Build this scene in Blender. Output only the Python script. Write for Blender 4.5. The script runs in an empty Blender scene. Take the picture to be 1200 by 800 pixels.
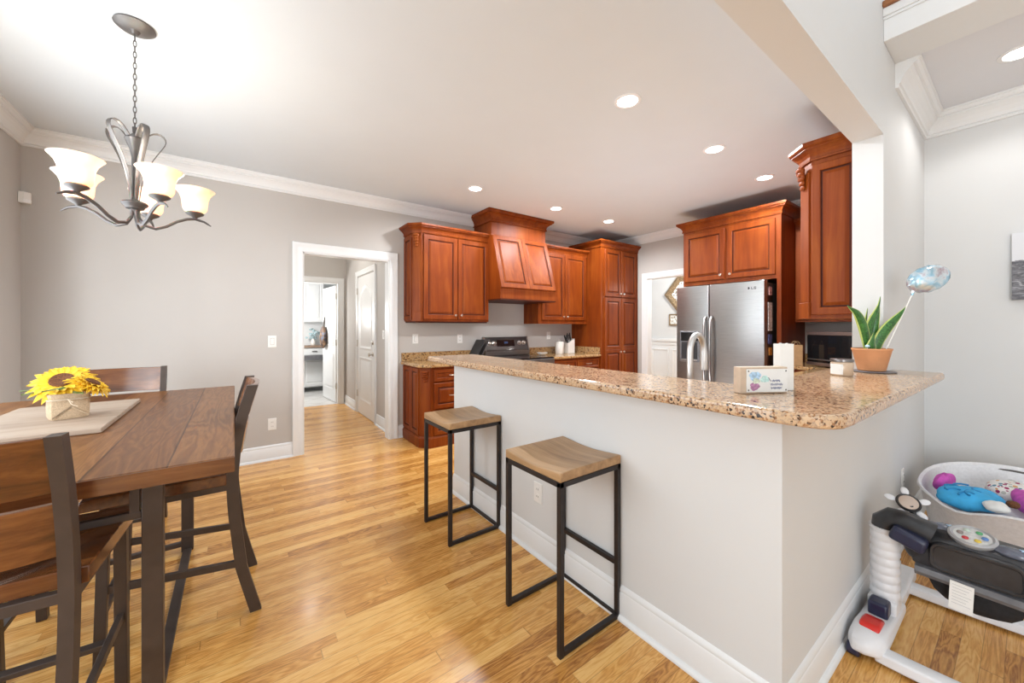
import bpy, math, random
from mathutils import Matrix, Vector
random.seed(7)
PI = math.pi
C = bpy.context.scene.collection
S = bpy.context.scene

# ------------------------------------------------------------------ camera
YAW = math.radians(36.2)
cam = bpy.data.cameras.new('camera')
cam.sensor_width = 36.0
cam.lens = 444.0 / 1200 * 36
cam.shift_y = -17 / 1200
cam.clip_start = 0.02
camo = bpy.data.objects.new('camera', cam)
C.objects.link(camo)
camo.location = (0, 0, 1.32)
camo.rotation_euler = (PI / 2, 0, -YAW)
S.camera = camo

# ------------------------------------------------------------------ world, exposure, daylight
S.view_settings.view_transform = 'Standard'
S.view_settings.look = 'None'
S.view_settings.exposure = 0.50
S.view_settings.gamma = 1.0
S.view_settings.use_curve_mapping = False
w = bpy.data.worlds.new('daylight')
S.world = w
w.use_nodes = True
w.node_tree.nodes['Background'].inputs[0].default_value = (0.86, 0.93, 1.0, 1)
w.node_tree.nodes['Background'].inputs[1].default_value = 1.25


def lamp(name, kind, loc, energy, size=0.2, rot=(0, 0, 0), color=(1, 0.96, 0.9), sizey=None, spot=None, parent=None):
    l = bpy.data.lights.new(name, kind)
    l.energy = energy
    l.color = color
    if kind == 'AREA':
        l.size = size
        if sizey:
            l.shape = 'RECTANGLE'
            l.size_y = sizey
    else:
        l.shadow_soft_size = size
    if kind == 'SPOT':
        l.spot_size = spot or 2.4
        l.spot_blend = 0.4
    o = bpy.data.objects.new(name, l)
    C.objects.link(o)
    o.location = loc
    o.rotation_euler = rot
    if parent:
        o.parent = parent
    return o


LXW = -1.26
CAN_W = 62.0      # each recessed can
CHAND_W = 1.6     # each chandelier bulb
HALL_W = 15.0
LAUNDRY_W = 38.0
DINING_W = 60.0

# daylight from the dining windows on the left and the tall living-room windows behind the camera; plus two added fill lamps
lamp('living_window_light', 'AREA', (-3.1, -1.4, 1.5), 230, 3.0, (PI / 2, 0, -PI / 2), (.89, .95, 1), sizey=2.4)
lamp('rear_fill_light', 'AREA', (1.5, -3.2, 1.8), 5, 3.0, (PI / 2, 0, 0), (.95, .975, 1), sizey=2.2)  # added fill for the bar's return face; the rear wall has no window
kf = lamp('kitchen_fill_light', 'AREA', (3.3, 2.1, .3), 17, 1.3, (PI, 0, 0), (.82, .91, 1))  # added upward lamp hidden behind the bar, brightens the kitchen ceiling
kf.data.spread = math.radians(160)
lamp('dining_window_light', 'AREA', (LXW, 2.25, 1.30), 38, 2.9, (PI / 2 - .05, 0, -PI / 2), (.88, .945, 1), sizey=1.8)

# ------------------------------------------------------------------ materials
def newmat(name):
    m = bpy.data.materials.new(name)
    m.use_nodes = True
    nt = m.node_tree
    b = nt.nodes['Principled BSDF']
    return m, nt, b


def nd(nt, t, **kw):
    n = nt.nodes.new(t)
    for k, v in kw.items():
        setattr(n, k, v)
    return n


def mth(nt, op, a, b=None, c=None):
    n = nt.nodes.new('ShaderNodeMath')
    n.operation = op
    for i, v in enumerate((a, b, c)):
        if v is None:
            continue
        if isinstance(v, (int, float)):
            n.inputs[i].default_value = v
        else:
            nt.links.new(v, n.inputs[i])
    return n.outputs[0]


def ramp(nt, fac, stops, interp='LINEAR'):
    r = nt.nodes.new('ShaderNodeValToRGB')
    r.color_ramp.interpolation = interp
    el = r.color_ramp.elements
    while len(el) < len(stops):
        el.new(0.5)
    for e, (p, c) in zip(el, stops):
        e.position = p
        e.color = (*c, 1)
    nt.links.new(fac, r.inputs[0])
    return r.outputs[0]


def coords(nt, scale=(1, 1, 1), rot=(0, 0, 0), loc=(0, 0, 0)):
    tc = nt.nodes.new('ShaderNodeTexCoord')
    mp = nt.nodes.new('ShaderNodeMapping')
    mp.inputs['Scale'].default_value = scale
    mp.inputs['Rotation'].default_value = rot
    mp.inputs['Location'].default_value = loc
    nt.links.new(tc.outputs['Object'], mp.inputs[0])
    return mp.outputs[0]


def noise(nt, vec, scale, detail=4, rough=0.55, dist=0.0):
    n = nt.nodes.new('ShaderNodeTexNoise')
    n.inputs['Scale'].default_value = scale
    n.inputs['Detail'].default_value = detail
    n.inputs['Roughness'].default_value = rough
    n.inputs['Distortion'].default_value = dist
    nt.links.new(vec, n.inputs['Vector'])
    return n.outputs[0]


def bump(nt, b, h, strength, distance=0.002):
    n = nt.nodes.new('ShaderNodeBump')
    n.inputs['Strength'].default_value = strength
    n.inputs['Distance'].default_value = distance
    nt.links.new(h, n.inputs['Height'])
    nt.links.new(n.outputs[0], b.inputs['Normal'])


def plain(name, col, rough=0.5, metal=0.0, var=0.0, scale=30, bmp=0.0, **kw):
    m, nt, b = newmat(name)
    v = coords(nt)
    n = noise(nt, v, scale, 3)
    lo = tuple(c * (1 - var) for c in col)
    hi = tuple(min(1, c * (1 + var)) for c in col)
    nt.links.new(ramp(nt, n, [(0.3, lo), (0.7, hi)]), b.inputs['Base Color'])
    b.inputs['Roughness'].default_value = rough
    b.inputs['Metallic'].default_value = metal
    if bmp:
        bump(nt, b, n, bmp)
    for k, val in kw.items():
        b.inputs[k.replace('_', ' ')].default_value = val
    return m


def wood(name, c_dark, c_mid, c_light, axis='Z', grain=18.0, stretch=0.06, rough=0.3, coat=0.3, contrast=(0.3, 0.5, 0.7), bmp=0.05):
    m, nt, b = newmat(name)
    sc = [1, 1, 1]
    sc['XYZ'.index(axis)] = stretch
    v = coords(nt, tuple(sc))
    n1 = noise(nt, v, grain, 6, 0.6, 0.8)
    v2 = coords(nt, tuple(s * 0.35 if s < 1 else 1 for s in sc), loc=(3, 5, 7))
    n2 = noise(nt, v2, grain * 5, 3, 0.7)
    v3 = coords(nt, (1, 1, 1), loc=(9, 2, 4))
    n3 = noise(nt, v3, 2.6, 2)
    f = mth(nt, 'ADD', mth(nt, 'MULTIPLY', n1, 0.62), mth(nt, 'ADD', mth(nt, 'MULTIPLY', n2, 0.18), mth(nt, 'MULTIPLY', n3, 0.2)))
    nt.links.new(ramp(nt, f, [(contrast[0], c_dark), (contrast[1], c_mid), (contrast[2], c_light)]), b.inputs['Base Color'])
    b.inputs['Roughness'].default_value = rough
    b.inputs['Coat Weight'].default_value = coat
    b.inputs['Coat Roughness'].default_value = 0.15
    bump(nt, b, n1, bmp)
    return m


def planks_mat(name, across, along, pw, pl, stops, rough=0.22, seam=0.45, grain=1.0, coat=0.2, seamw=0.02):
    """boards: rows across one axis, random lengths along the other"""
    m, nt, b = newmat(name)
    tc = nt.nodes.new('ShaderNodeTexCoord')
    sp = nt.nodes.new('ShaderNodeSeparateXYZ')
    nt.links.new(tc.outputs['Object'], sp.inputs[0])
    A = sp.outputs['XYZ'.index(across)]
    L = sp.outputs['XYZ'.index(along)]
    ra = mth(nt, 'DIVIDE', A, pw)
    row = mth(nt, 'FLOOR', ra)
    fr = mth(nt, 'FRACT', ra)
    wn = nt.nodes.new('ShaderNodeTexWhiteNoise')
    wn.noise_dimensions = '1D'
    nt.links.new(row, wn.inputs['W'])
    lr = mth(nt, 'ADD', mth(nt, 'DIVIDE', L, pl), mth(nt, 'MULTIPLY', wn.outputs[0], 7.3))
    lr2 = mth(nt, 'ADD', lr, mth(nt, 'MULTIPLY', mth(nt, 'SINE', mth(nt, 'MULTIPLY', lr, 2.3)), 0.3))
    col = mth(nt, 'FLOOR', lr2)
    fl = mth(nt, 'FRACT', lr2)
    cv = nt.nodes.new('ShaderNodeCombineXYZ')
    nt.links.new(row, cv.inputs[0])
    nt.links.new(col, cv.inputs[1])
    w2 = nt.nodes.new('ShaderNodeTexWhiteNoise')
    w2.noise_dimensions = '2D'
    nt.links.new(cv.outputs[0], w2.inputs['Vector'])
    idv = w2.outputs[0]
    # grain coordinates, offset per board
    g = nt.nodes.new('ShaderNodeCombineXYZ')
    nt.links.new(mth(nt, 'MULTIPLY', L, 1.5 * grain), g.inputs[0])
    nt.links.new(mth(nt, 'MULTIPLY', A, 13.0 * grain), g.inputs[1])
    nt.links.new(mth(nt, 'MULTIPLY', idv, 61.0), g.inputs[2])
    n1 = noise(nt, g.outputs[0], 1.6, 3, 0.5, 0.6)
    rings = mth(nt, 'FRACT', mth(nt, 'MULTIPLY', n1, 9.0))
    tri = mth(nt, 'ABSOLUTE', mth(nt, 'SUBTRACT', mth(nt, 'MULTIPLY', rings, 2.0), 1.0))
    n2 = noise(nt, g.outputs[0], 14, 4, 0.7)
    f = mth(nt, 'ADD', mth(nt, 'MULTIPLY', idv, 0.42), mth(nt, 'ADD', mth(nt, 'MULTIPLY', tri, 0.26), mth(nt, 'MULTIPLY', n2, 0.46)))
    colr = ramp(nt, f, stops)
    e1 = mth(nt, 'LESS_THAN', mth(nt, 'MINIMUM', fr, mth(nt, 'SUBTRACT', 1.0, fr)), seamw)
    e2 = mth(nt, 'LESS_THAN', fl, seamw * 0.1)
    e = mth(nt, 'MAXIMUM', e1, e2)
    mx = nt.nodes.new('ShaderNodeMixRGB')
    mx.blend_type = 'MULTIPLY'
    nt.links.new(mth(nt, 'MULTIPLY', e, seam), mx.inputs[0])
    nt.links.new(colr, mx.inputs[1])
    mx.inputs[2].default_value = (0.18, 0.1, 0.05, 1)
    nt.links.new(mx.outputs[0], b.inputs['Base Color'])
    b.inputs['Roughness'].default_value = rough
    b.inputs['Coat Weight'].default_value = coat
    b.inputs['Coat Roughness'].default_value = 0.08
    bump(nt, b, mth(nt, 'SUBTRACT', n2, mth(nt, 'MULTIPLY', e, 1.0)), 0.12, 0.001)
    return m


def granite(name, base, warm, dark, grey, scale=60.0, rough=0.14):
    m, nt, b = newmat(name)
    v = coords(nt)
    vo = nt.nodes.new('ShaderNodeTexVoronoi')
    vo.inputs['Scale'].default_value = scale
    nt.links.new(v, vo.inputs['Vector'])
    rnd = nt.nodes.new('ShaderNodeSeparateColor')
    nt.links.new(vo.outputs['Color'], rnd.inputs[0])
    big = noise(nt, v, 9, 4, 0.6)
    mid = noise(nt, v, 42, 5, 0.7, 0.6)
    f = mth(nt, 'ADD', mth(nt, 'MULTIPLY', rnd.outputs[0], 0.42), mth(nt, 'ADD', mth(nt, 'MULTIPLY', mid, 0.62), mth(nt, 'MULTIPLY', big, 0.3)))
    colr = ramp(nt, f, [(0.46, dark), (0.535, warm), (0.62, base), (0.76, base), (0.84, grey), (0.95, tuple(min(1, c * 1.25) for c in base))])
    nt.links.new(colr, b.inputs['Base Color'])
    b.inputs['Roughness'].default_value = rough
    b.inputs['Coat Weight'].default_value = 0.0
    return m


def steel_mat(name, col=(0.62, 0.62, 0.61), rough=0.28, axis='Y', metal=1.0):
    m, nt, b = newmat(name)
    sc = [1, 1, 1]
    sc['XYZ'.index(axis)] = 0.02
    v = coords(nt, tuple(sc))
    n = noise(nt, v, 160, 3, 0.7)
    nt.links.new(ramp(nt, n, [(0.3, tuple(c * 0.9 for c in col)), (0.7, tuple(min(1, c * 1.06) for c in col))]), b.inputs['Base Color'])
    b.inputs['Metallic'].default_value = metal
    b.inputs['Roughness'].default_value = rough
    bump(nt, b, n, 0.03, 0.001)
    return m


def emis(name, col, strength, base=(0.9, 0.9, 0.88)):
    m, nt, b = newmat(name)
    b.inputs['Base Color'].default_value = (*base, 1)
    b.inputs['Emission Color'].default_value = (*col, 1)
    b.inputs['Emission Strength'].default_value = strength
    return m


M = {}
M['wall'] = plain('wall_paint', (0.515, 0.485, 0.455), 0.75, var=0.012, scale=3)
M['wall_light'] = plain('wall_paint_living', (0.67, 0.675, 0.67), 0.75, var=0.01, scale=3)
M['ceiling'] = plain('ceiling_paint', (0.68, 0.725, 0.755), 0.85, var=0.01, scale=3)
M['trim'] = plain('trim_paint', (0.79, 0.80, 0.80), 0.35, var=0.01, scale=5)
M['door_paint'] = plain('door_paint', (0.80, 0.80, 0.79), 0.35, var=0.01, scale=5)
M['oak'] = planks_mat('oak_floor', 'Y', 'X', 0.0572, 0.85,
                      [(0.20, (0.27, 0.095, 0.018)), (0.40, (0.53, 0.235, 0.050)), (0.60, (0.72, 0.365, 0.095)), (0.86, (0.86, 0.52, 0.18))], rough=0.26, coat=0.05)
M['cherry'] = wood('cherry_stain', (0.085, 0.0125, 0.0025), (0.205, 0.038, 0.004), (0.31, 0.08, 0.010), 'Z', 9, 0.10, 0.44, 0.0, (0.25, 0.5, 0.72), 0.02)
M['cherry_dark'] = plain('cherry_glaze', (0.055, 0.010, 0.004), 0.5, var=0.15, Specular_IOR_Level=.2)
for k_ in ('cherry',):
    M[k_].node_tree.nodes['Principled BSDF'].inputs['Specular IOR Level'].default_value = .2
M['granite'] = granite('bar_granite', (0.60, 0.42, 0.26), (0.36, 0.17, 0.07), (0.035, 0.028, 0.025), (0.38, 0.27, 0.19), 145)
M['granite_k'] = granite('kitchen_granite', (0.48, 0.29, 0.125), (0.28, 0.12, 0.035), (0.03, 0.024, 0.02), (0.34, 0.25, 0.15), 95)
M['steel'] = steel_mat('brushed_steel', (0.40, 0.40, 0.395), 0.30, 'Y')
M['steel_dark'] = plain('dark_stainless', (0.20, 0.185, 0.18), 0.3, 0.85, 0.05)
M['nickel'] = plain('satin_nickel', (0.62, 0.58, 0.53), 0.3, 1.0, 0.03)
M['pewter'] = plain('brushed_pewter', (0.15, 0.14, 0.135), 0.42, 0.6, 0.08)
M['black_gloss'] = plain('black_glass', (0.008, 0.008, 0.009), 0.06, 0.0, 0.1)
M['black'] = plain('black_plastic', (0.02, 0.02, 0.022), 0.4, 0.0, 0.15)
M['darkmetal'] = plain('bronze_metal', (0.075, 0.055, 0.045), 0.42, 0.35, 0.12, 12)
M['stoolmetal'] = plain('dark_iron', (0.035, 0.030, 0.030), 0.4, 0.5, 0.15, 25)
M['table'] = planks_mat('walnut_table_top', 'X', 'Y', 0.185, 3.5,
                        [(0.15, (0.030, 0.009, 0.003)), (0.40, (0.085, 0.027, 0.007)), (0.66, (0.15, 0.057, 0.016)), (0.95, (0.25, 0.11, 0.035))], rough=0.34, seam=0.8, grain=0.55, coat=0.0, seamw=0.015)
M['chairwood'] = wood('acacia_chair_wood', (0.028, 0.009, 0.004), (0.13, 0.042, 0.012), (0.30, 0.115, 0.032), 'X', 14, 0.12, 0.2, 0.5, (0.32, 0.5, 0.70))
M['mango'] = wood('mango_seat_wood', (0.18, 0.095, 0.04), (0.40, 0.24, 0.115), (0.56, 0.36, 0.19), 'Y', 16, 0.10, 0.42, 0.1, (0.3, 0.5, 0.7))
M['table'].node_tree.nodes['Principled BSDF'].inputs['Specular IOR Level'].default_value = .3
M['board'] = wood('whitewashed_board', (0.20, 0.135, 0.09), (0.36, 0.27, 0.20), (0.46, 0.37, 0.29), 'X', 8, 0.12, 0.6, 0.0, (0.25, 0.5, 0.7))
M['burlap'] = plain('burlap', (0.50, 0.37, 0.24), 0.9, 0, 0.22, 260, 0.5)
M['petal'] = plain('sunflower_petal', (0.90, 0.50, 0.02), 0.55, 0, 0.3, 22)
M['seed'] = plain('sunflower_seed', (0.13, 0.045, 0.012), 0.8, 0, 0.6, 160, 0.8)
M['leaf'] = plain('leaf_green', (0.10, 0.15, 0.02), 0.5, 0, 0.35, 30)
M['terracotta'] = plain('terracotta', (0.62, 0.29, 0.135), 0.7, 0, 0.08, 14)
M['soil'] = plain('soil', (0.05, 0.03, 0.02), 0.95, 0, 0.4, 90)
M['plate'] = plain('cover_plate', (0.82, 0.81, 0.78), 0.4, 0, 0.01)
M['slot'] = plain('slot_dark', (0.10, 0.09, 0.08), 0.6, 0, 0.1)
M['canglow'] = emis('can_lens', (1, 0.98, 0.95), 9.0)
M['ceramic'] = plain('white_ceramic', (0.80, 0.77, 0.72), 0.3, 0, 0.02)
M['canring'] = plain('can_trim', (0.85, 0.85, 0.85), 0.4, 0, 0.01)
M['paperwhite'] = plain('white_card', (0.82, 0.81, 0.78), 0.6, 0, 0.02)
M['kraft'] = plain('kraft_paper', (0.50, 0.31, 0.15), 0.8, 0, 0.1)
M['greyplastic'] = plain('charcoal_plastic', (0.03, 0.03, 0.033), 0.33, 0, 0.35, 18)
M['greyrim'] = plain('graphite_rim', (0.14, 0.14, 0.15), 0.3, 0.1, 0.2, 20)
M['whiteplastic'] = plain('white_plastic', (0.78, 0.78, 0.80), 0.35, 0, 0.02)
M['navy'] = plain('navy_plastic', (0.018, 0.022, 0.055), 0.3, 0, 0.15)
M['redplastic'] = plain('red_plastic', (0.68, 0.03, 0.02), 0.3, 0, 0.08)
M['blackcloth'] = plain('black_fabric', (0.012, 0.012, 0.014), 0.85, 0, 0.4, 60, 0.4)
M['basket'] = plain('white_woven_rope', (0.80, 0.79, 0.80), 0.8, 0, 0.06, 70, 0.4)
M['brightblue'] = plain('blue_plush', (0.05, 0.42, 0.78), 0.75, 0, 0.2, 15, 0.3)
M['magenta'] = plain('magenta_plush', (0.62, 0.10, 0.48), 0.85, 0, 0.2, 25, 0.3)
M['darkwood'] = plain('stained_nosing', (0.30, 0.12, 0.04), 0.35, 0, 0.2, 30)


def m_tile():
    m, nt, b = newmat('laundry_tile')
    v = coords(nt, rot=(0, 0, PI / 4))
    br = nt.nodes.new('ShaderNodeTexBrick')
    br.offset = 0
    br.inputs['Scale'].default_value = 1
    br.inputs['Brick Width'].default_value = 0.33
    br.inputs['Row Height'].default_value = 0.33
    br.inputs['Mortar Size'].default_value = 0.006
    br.inputs['Color1'].default_value = (0.62, 0.60, 0.57, 1)
    br.inputs['Color2'].default_value = (0.70, 0.68, 0.65, 1)
    br.inputs['Mortar'].default_value = (0.32, 0.29, 0.26, 1)
    nt.links.new(v, br.inputs['Vector'])
    nt.links.new(br.outputs[0], b.inputs['Base Color'])
    b.inputs['Roughness'].default_value = 0.35
    return m


M['tile'] = m_tile()


def m_shade():
    m, nt, b = newmat('frosted_shade_glass')
    v = coords(nt)
    n = noise(nt, v, 14, 3)
    nt.links.new(ramp(nt, n, [(0.3, (0.78, 0.70, 0.58)), (0.7, (0.84, 0.77, 0.66))]), b.inputs['Base Color'])
    b.inputs['Roughness'].default_value = 0.35
    b.inputs['Subsurface Weight'].default_value = 0.3
    b.inputs['Transmission Weight'].default_value = 0.25
    b.inputs['Emission Color'].default_value = (1, 0.90, 0.76, 1)
    b.inputs['Emission Strength'].default_value = 0.16
    return m


M['shade'] = m_shade()
M['bulbglow'] = emis('bulb_glow', (1, 0.93, 0.82), 18.0)


def m_snake():
    m, nt, b = newmat('snake_plant_leaf')
    tc = nt.nodes.new('ShaderNodeTexCoord')
    sp = nt.nodes.new('ShaderNodeSeparateXYZ')
    nt.links.new(tc.outputs['UV'], sp.inputs[0])
    v = coords(nt, (1, 1, 1))
    n = noise(nt, v, 60, 4, 0.6, 1.5)
    green = ramp(nt, n, [(0.35, (0.015, 0.07, 0.012)), (0.65, (0.06, 0.22, 0.04))])
    edge = mth(nt, 'GREATER_THAN', mth(nt, 'ABSOLUTE', mth(nt, 'SUBTRACT', sp.outputs[0], 0.5)), 0.36)
    mx = nt.nodes.new('ShaderNodeMixRGB')
    nt.links.new(edge, mx.inputs[0])
    nt.links.new(green, mx.inputs[1])
    mx.inputs[2].default_value = (0.50, 0.58, 0.16, 1)
    nt.links.new(mx.outputs[0], b.inputs['Base Color'])
    b.inputs['Roughness'].default_value = 0.3
    return m


M['snake'] = m_snake()


def m_spots(name, base, cols, scale, thr, rough=0.6):
    m, nt, b = newmat(name)
    v = coords(nt)
    vo = nt.nodes.new('ShaderNodeTexVoronoi')
    vo.inputs['Scale'].default_value = scale
    nt.links.new(v, vo.inputs['Vector'])
    sc = nt.nodes.new('ShaderNodeSeparateColor')
    nt.links.new(vo.outputs['Color'], sc.inputs[0])
    cr = ramp(nt, sc.outputs[0], [(i / len(cols), c) for i, c in enumerate(cols)], 'CONSTANT')
    lt = mth(nt, 'LESS_THAN', vo.outputs['Distance'], thr)
    mx = nt.nodes.new('ShaderNodeMixRGB')
    nt.links.new(lt, mx.inputs[0])
    mx.inputs[1].default_value = (*base, 1)
    nt.links.new(cr, mx.inputs[2])
    nt.links.new(mx.outputs[0], b.inputs['Base Color'])
    b.inputs['Roughness'].default_value = rough
    return m


M['dots'] = m_spots('dotted_fabric', (0.85, 0.82, 0.78), [(0.35, 0.03, 0.12), (0.7, 0.35, 0.1), (0.1, 0.25, 0.35), (0.5, 0.5, 0.45)], 42, 0.38)
M['filigree'] = m_spots('filigree_pattern', (0.82, 0.80, 0.76), [(0.2, 0.17, 0.13), (0.45, 0.40, 0.33)], 26, 0.42)
M['bead'] = plain('gold_beads', (0.26, 0.18, 0.10), 0.5, 0.3, 0.7, 55, 0.8)


def m_foil():
    m, nt, b = newmat('balloon_foil')
    v = coords(nt)
    n = noise(nt, v, 16, 4, 0.6, 0.5)
    nt.links.new(ramp(nt, n, [(0.30, (0.22, 0.42, 0.55)), (0.45, (0.40, 0.62, 0.76)), (0.55, (0.70, 0.78, 0.82)), (0.66, (0.50, 0.40, 0.46)), (0.8, (0.85, 0.85, 0.85))]), b.inputs['Base Color'])
    b.inputs['Metallic'].default_value = 0.55
    b.inputs['Roughness'].default_value = 0.2
    n2 = noise(nt, coords(nt, (1, 1, 1), loc=(4, 4, 4)), 9, 3)
    bump(nt, b, n2, 0.6, 0.02)
    return m


M['foil'] = m_foil()


def m_water():   # canvas: pale sky above a grey surf band
    m, nt, b = newmat('seascape_canvas')
    tc = nt.nodes.new('ShaderNodeTexCoord')
    sp = nt.nodes.new('ShaderNodeSeparateXYZ')
    nt.links.new(tc.outputs['Object'], sp.inputs[0])
    v = coords(nt, (1, 1, 3.5))
    n = noise(nt, v, 14, 6, 0.65, 1.2)
    sea = ramp(nt, n, [(0.35, (0.06, 0.06, 0.07)), (0.55, (0.22, 0.22, 0.24)), (0.72, (0.75, 0.75, 0.75))])
    mask = mth(nt, 'GREATER_THAN', mth(nt, 'ADD', sp.outputs[2], mth(nt, 'MULTIPLY', n, 0.04)), 0.28)
    mx = nt.nodes.new('ShaderNodeMixRGB')
    nt.links.new(mask, mx.inputs[0])
    nt.links.new(sea, mx.inputs[1])
    mx.inputs[2].default_value = (0.72, 0.73, 0.76, 1)
    nt.links.new(mx.outputs[0], b.inputs['Base Color'])
    b.inputs['Roughness'].default_value = 0.7
    return m


M['canvas'] = m_water()


# ------------------------------------------------------------------ mesh builder
class MB:
    def __init__(self, mat=None):
        self.v, self.f, self.uv = [], [], {}
        self.dark = set()
        self.M = mat or Matrix.Identity(4)

    def add(self, vs, fs):
        o = len(self.v)
        self.v += [tuple(self.M @ Vector(p)) for p in vs]
        self.f += [tuple(i + o for i in f) for f in fs]
        return self

    def box(self, x0, x1, y0, y1, z0, z1):
        x0, x1 = sorted((x0, x1)); y0, y1 = sorted((y0, y1)); z0, z1 = sorted((z0, z1))
        vs = [(x0, y0, z0), (x1, y0, z0), (x1, y1, z0), (x0, y1, z0), (x0, y0, z1), (x1, y0, z1), (x1, y1, z1), (x0, y1, z1)]
        return self.add(vs, [(3, 2, 1, 0), (4, 5, 6, 7), (0, 1, 5, 4), (1, 2, 6, 5), (2, 3, 7, 6), (3, 0, 4, 7)])

    def prism(self, poly, z0, z1):
        n = len(poly)
        vs = [(p[0], p[1], z0) for p in poly] + [(p[0], p[1], z1) for p in poly]
        fs = [tuple(range(n - 1, -1, -1)), tuple(range(n, 2 * n))]
        fs += [(i, (i + 1) % n, n + (i + 1) % n, n + i) for i in range(n)]
        return self.add(vs, fs)

    def loft(self, rings, cap=True, closed=True, loop=False):
        n = len(rings[0])
        vs = [p for r in rings for p in r]
        fs = []
        R = len(rings)
        for k in range(R if loop else R - 1):
            a, b = k * n, ((k + 1) % R) * n
            for i in range(n if closed else n - 1):
                j = (i + 1) % n
                fs.append((a + i, a + j, b + j, b + i))
        if cap and not loop:
            fs.append(tuple(range(n - 1, -1, -1)))
            fs.append(tuple(range((R - 1) * n, R * n)))
        return self.add(vs, fs)

    def tube(self, pts, r, n=8, loop=False, flat=None):
        """round (or elliptical: flat=(r2,) ratio) tube through pts; r may be a list"""
        pts = [Vector(p) for p in pts]
        rr = r if isinstance(r, (list, tuple)) else [r] * len(pts)
        rings = []
        up = None
        for i, p in enumerate(pts):
            if loop:
                t = pts[(i + 1) % len(pts)] - pts[i - 1]
            else:
                t = pts[min(i + 1, len(pts) - 1)] - pts[max(i - 1, 0)]
            t.normalize()
            if up is None:
                up = Vector((0, 0, 1)) if abs(t.z) < 0.9 else Vector((1, 0, 0))
            s = t.cross(up)
            if s.length < 1e-5:
                s = t.cross(Vector((1, 0, 0)))
            s.normalize()
            up = s.cross(t).normalized()
            k = flat or 1.0
            rings.append([tuple(p + s * math.cos(2 * PI * a / n) * rr[i] + up * math.sin(2 * PI * a / n) * rr[i] * k) for a in range(n)])
        return self.loft(rings, cap=True, loop=loop)

    def bar(self, p, q, w, h, up=(0, 0, 1)):
        p, q = Vector(p), Vector(q)
        t = (q - p).normalized()
        u = Vector(up)
        if abs(t.dot(u)) > 0.95:
            u = Vector((0, 1, 0))
        s = t.cross(u).normalized()
        u = s.cross(t)
        def ring(c):
            return [tuple(c + s * a * w / 2 + u * b * h / 2) for a, b in ((-1, -1), (1, -1), (1, 1), (-1, 1))]
        return self.loft([ring(p), ring(q)])

    def lathe(self, prof, n=24, c=(0, 0, 0), cap=True):
        rings = [[(c[0] + r * math.cos(2 * PI * a / n), c[1] + r * math.sin(2 * PI * a / n), c[2] + z) for a in range(n)] for r, z in prof]
        return self.loft(rings, cap=cap)

    def ell(self, c, r, n=16, m=10):
        prof = [(math.cos(-PI / 2 + PI * k / m), math.sin(-PI / 2 + PI * k / m)) for k in range(1, m)]
        rings = [[(c[0] + r[0] * p * math.cos(2 * PI * a / n), c[1] + r[1] * p * math.sin(2 * PI * a / n), c[2] + r[2] * q) for a in range(n)] for p, q in prof]
        return self.loft(rings)

    def sweep(self, path, prof, closed=False):
        """profile [(d, z)] carried along an XY path, d measured to the LEFT of travel, mitred"""
        P = [Vector((p[0], p[1])) for p in path]
        n = len(P)
        rings = []
        for i in range(n):
            def nrm(a, b):
                t = (b - a).normalized()
                return Vector((-t.y, t.x))
            if closed:
                n1, n2 = nrm(P[i - 1], P[i]), nrm(P[i], P[(i + 1) % n])
            else:
                n1 = nrm(P[max(i - 1, 0)], P[max(i, 1)]) if i else nrm(P[0], P[1])
                n2 = nrm(P[i], P[i + 1]) if i < n - 1 else n1
            mv = (n1 + n2)
            mv = mv / max(1e-6, mv.dot(n1))
            rings.append([(P[i].x + mv.x * d, P[i].y + mv.y * d, z) for d, z in prof])
        return self.loft(rings, cap=not closed, loop=closed)

    def build(self, name, mat, parent=None, smooth=False, bevel=0.0, subsurf=0, world=True, seg=2, solid=0):
        me = bpy.data.meshes.new(name)
        vs = self.v
        o = bpy.data.objects.new(name, me)
        C.objects.link(o)
        if parent is not None:
            o.parent = parent
            if world:
                r = parent
                off = Vector((0, 0, 0))
                while r is not None:
                    off += Vector(r.location)
                    r = r.parent
                vs = [(p[0] - off.x, p[1] - off.y, p[2] - off.z) for p in vs]
        me.from_pydata(vs, [], self.f)
        import bmesh
        bm = bmesh.new()
        bm.from_mesh(me)
        bmesh.ops.recalc_face_normals(bm, faces=bm.faces)
        bm.to_mesh(me)
        bm.free()
        me.materials.append(M[mat] if isinstance(mat, str) else mat)
        if self.dark and mat == 'cherry':
            me.materials.append(M['cherry_dark'])
            for i_ in self.dark:
                me.polygons[i_].material_index = 1
        if smooth:
            me.shade_smooth()
            if not subsurf:
                me.set_sharp_from_angle(angle=math.radians(40))
        if solid:
            s = o.modifiers.new('solid', 'SOLIDIFY')
            s.thickness = solid
            s.offset = 0
        if bevel:
            b = o.modifiers.new('bevel', 'BEVEL')
            b.width = bevel
            b.segments = seg
            b.limit_method = 'ANGLE'
            b.angle_limit = math.radians(50)
            b.harden_normals = False
        if subsurf:
            s = o.modifiers.new('sub', 'SUBSURF')
            s.levels = s.render_levels = subsurf
        return o


def tag(o, label, cat, group=None, kind=None):
    o['label'] = label
    o['category'] = cat
    if group:
        o['group'] = group
    if kind:
        o['kind'] = kind
    return o


def thing(name, label, cat, loc=(0, 0, 0), rz=0.0, group=None):
    o = bpy.data.objects.new(name, None)
    o.empty_display_size = 0.1
    C.objects.link(o)
    o.location = loc
    o.rotation_euler = (0, 0, rz)
    return tag(o, label, cat, group)


def struct(o):
    o['kind'] = 'structure'
    return o


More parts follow.
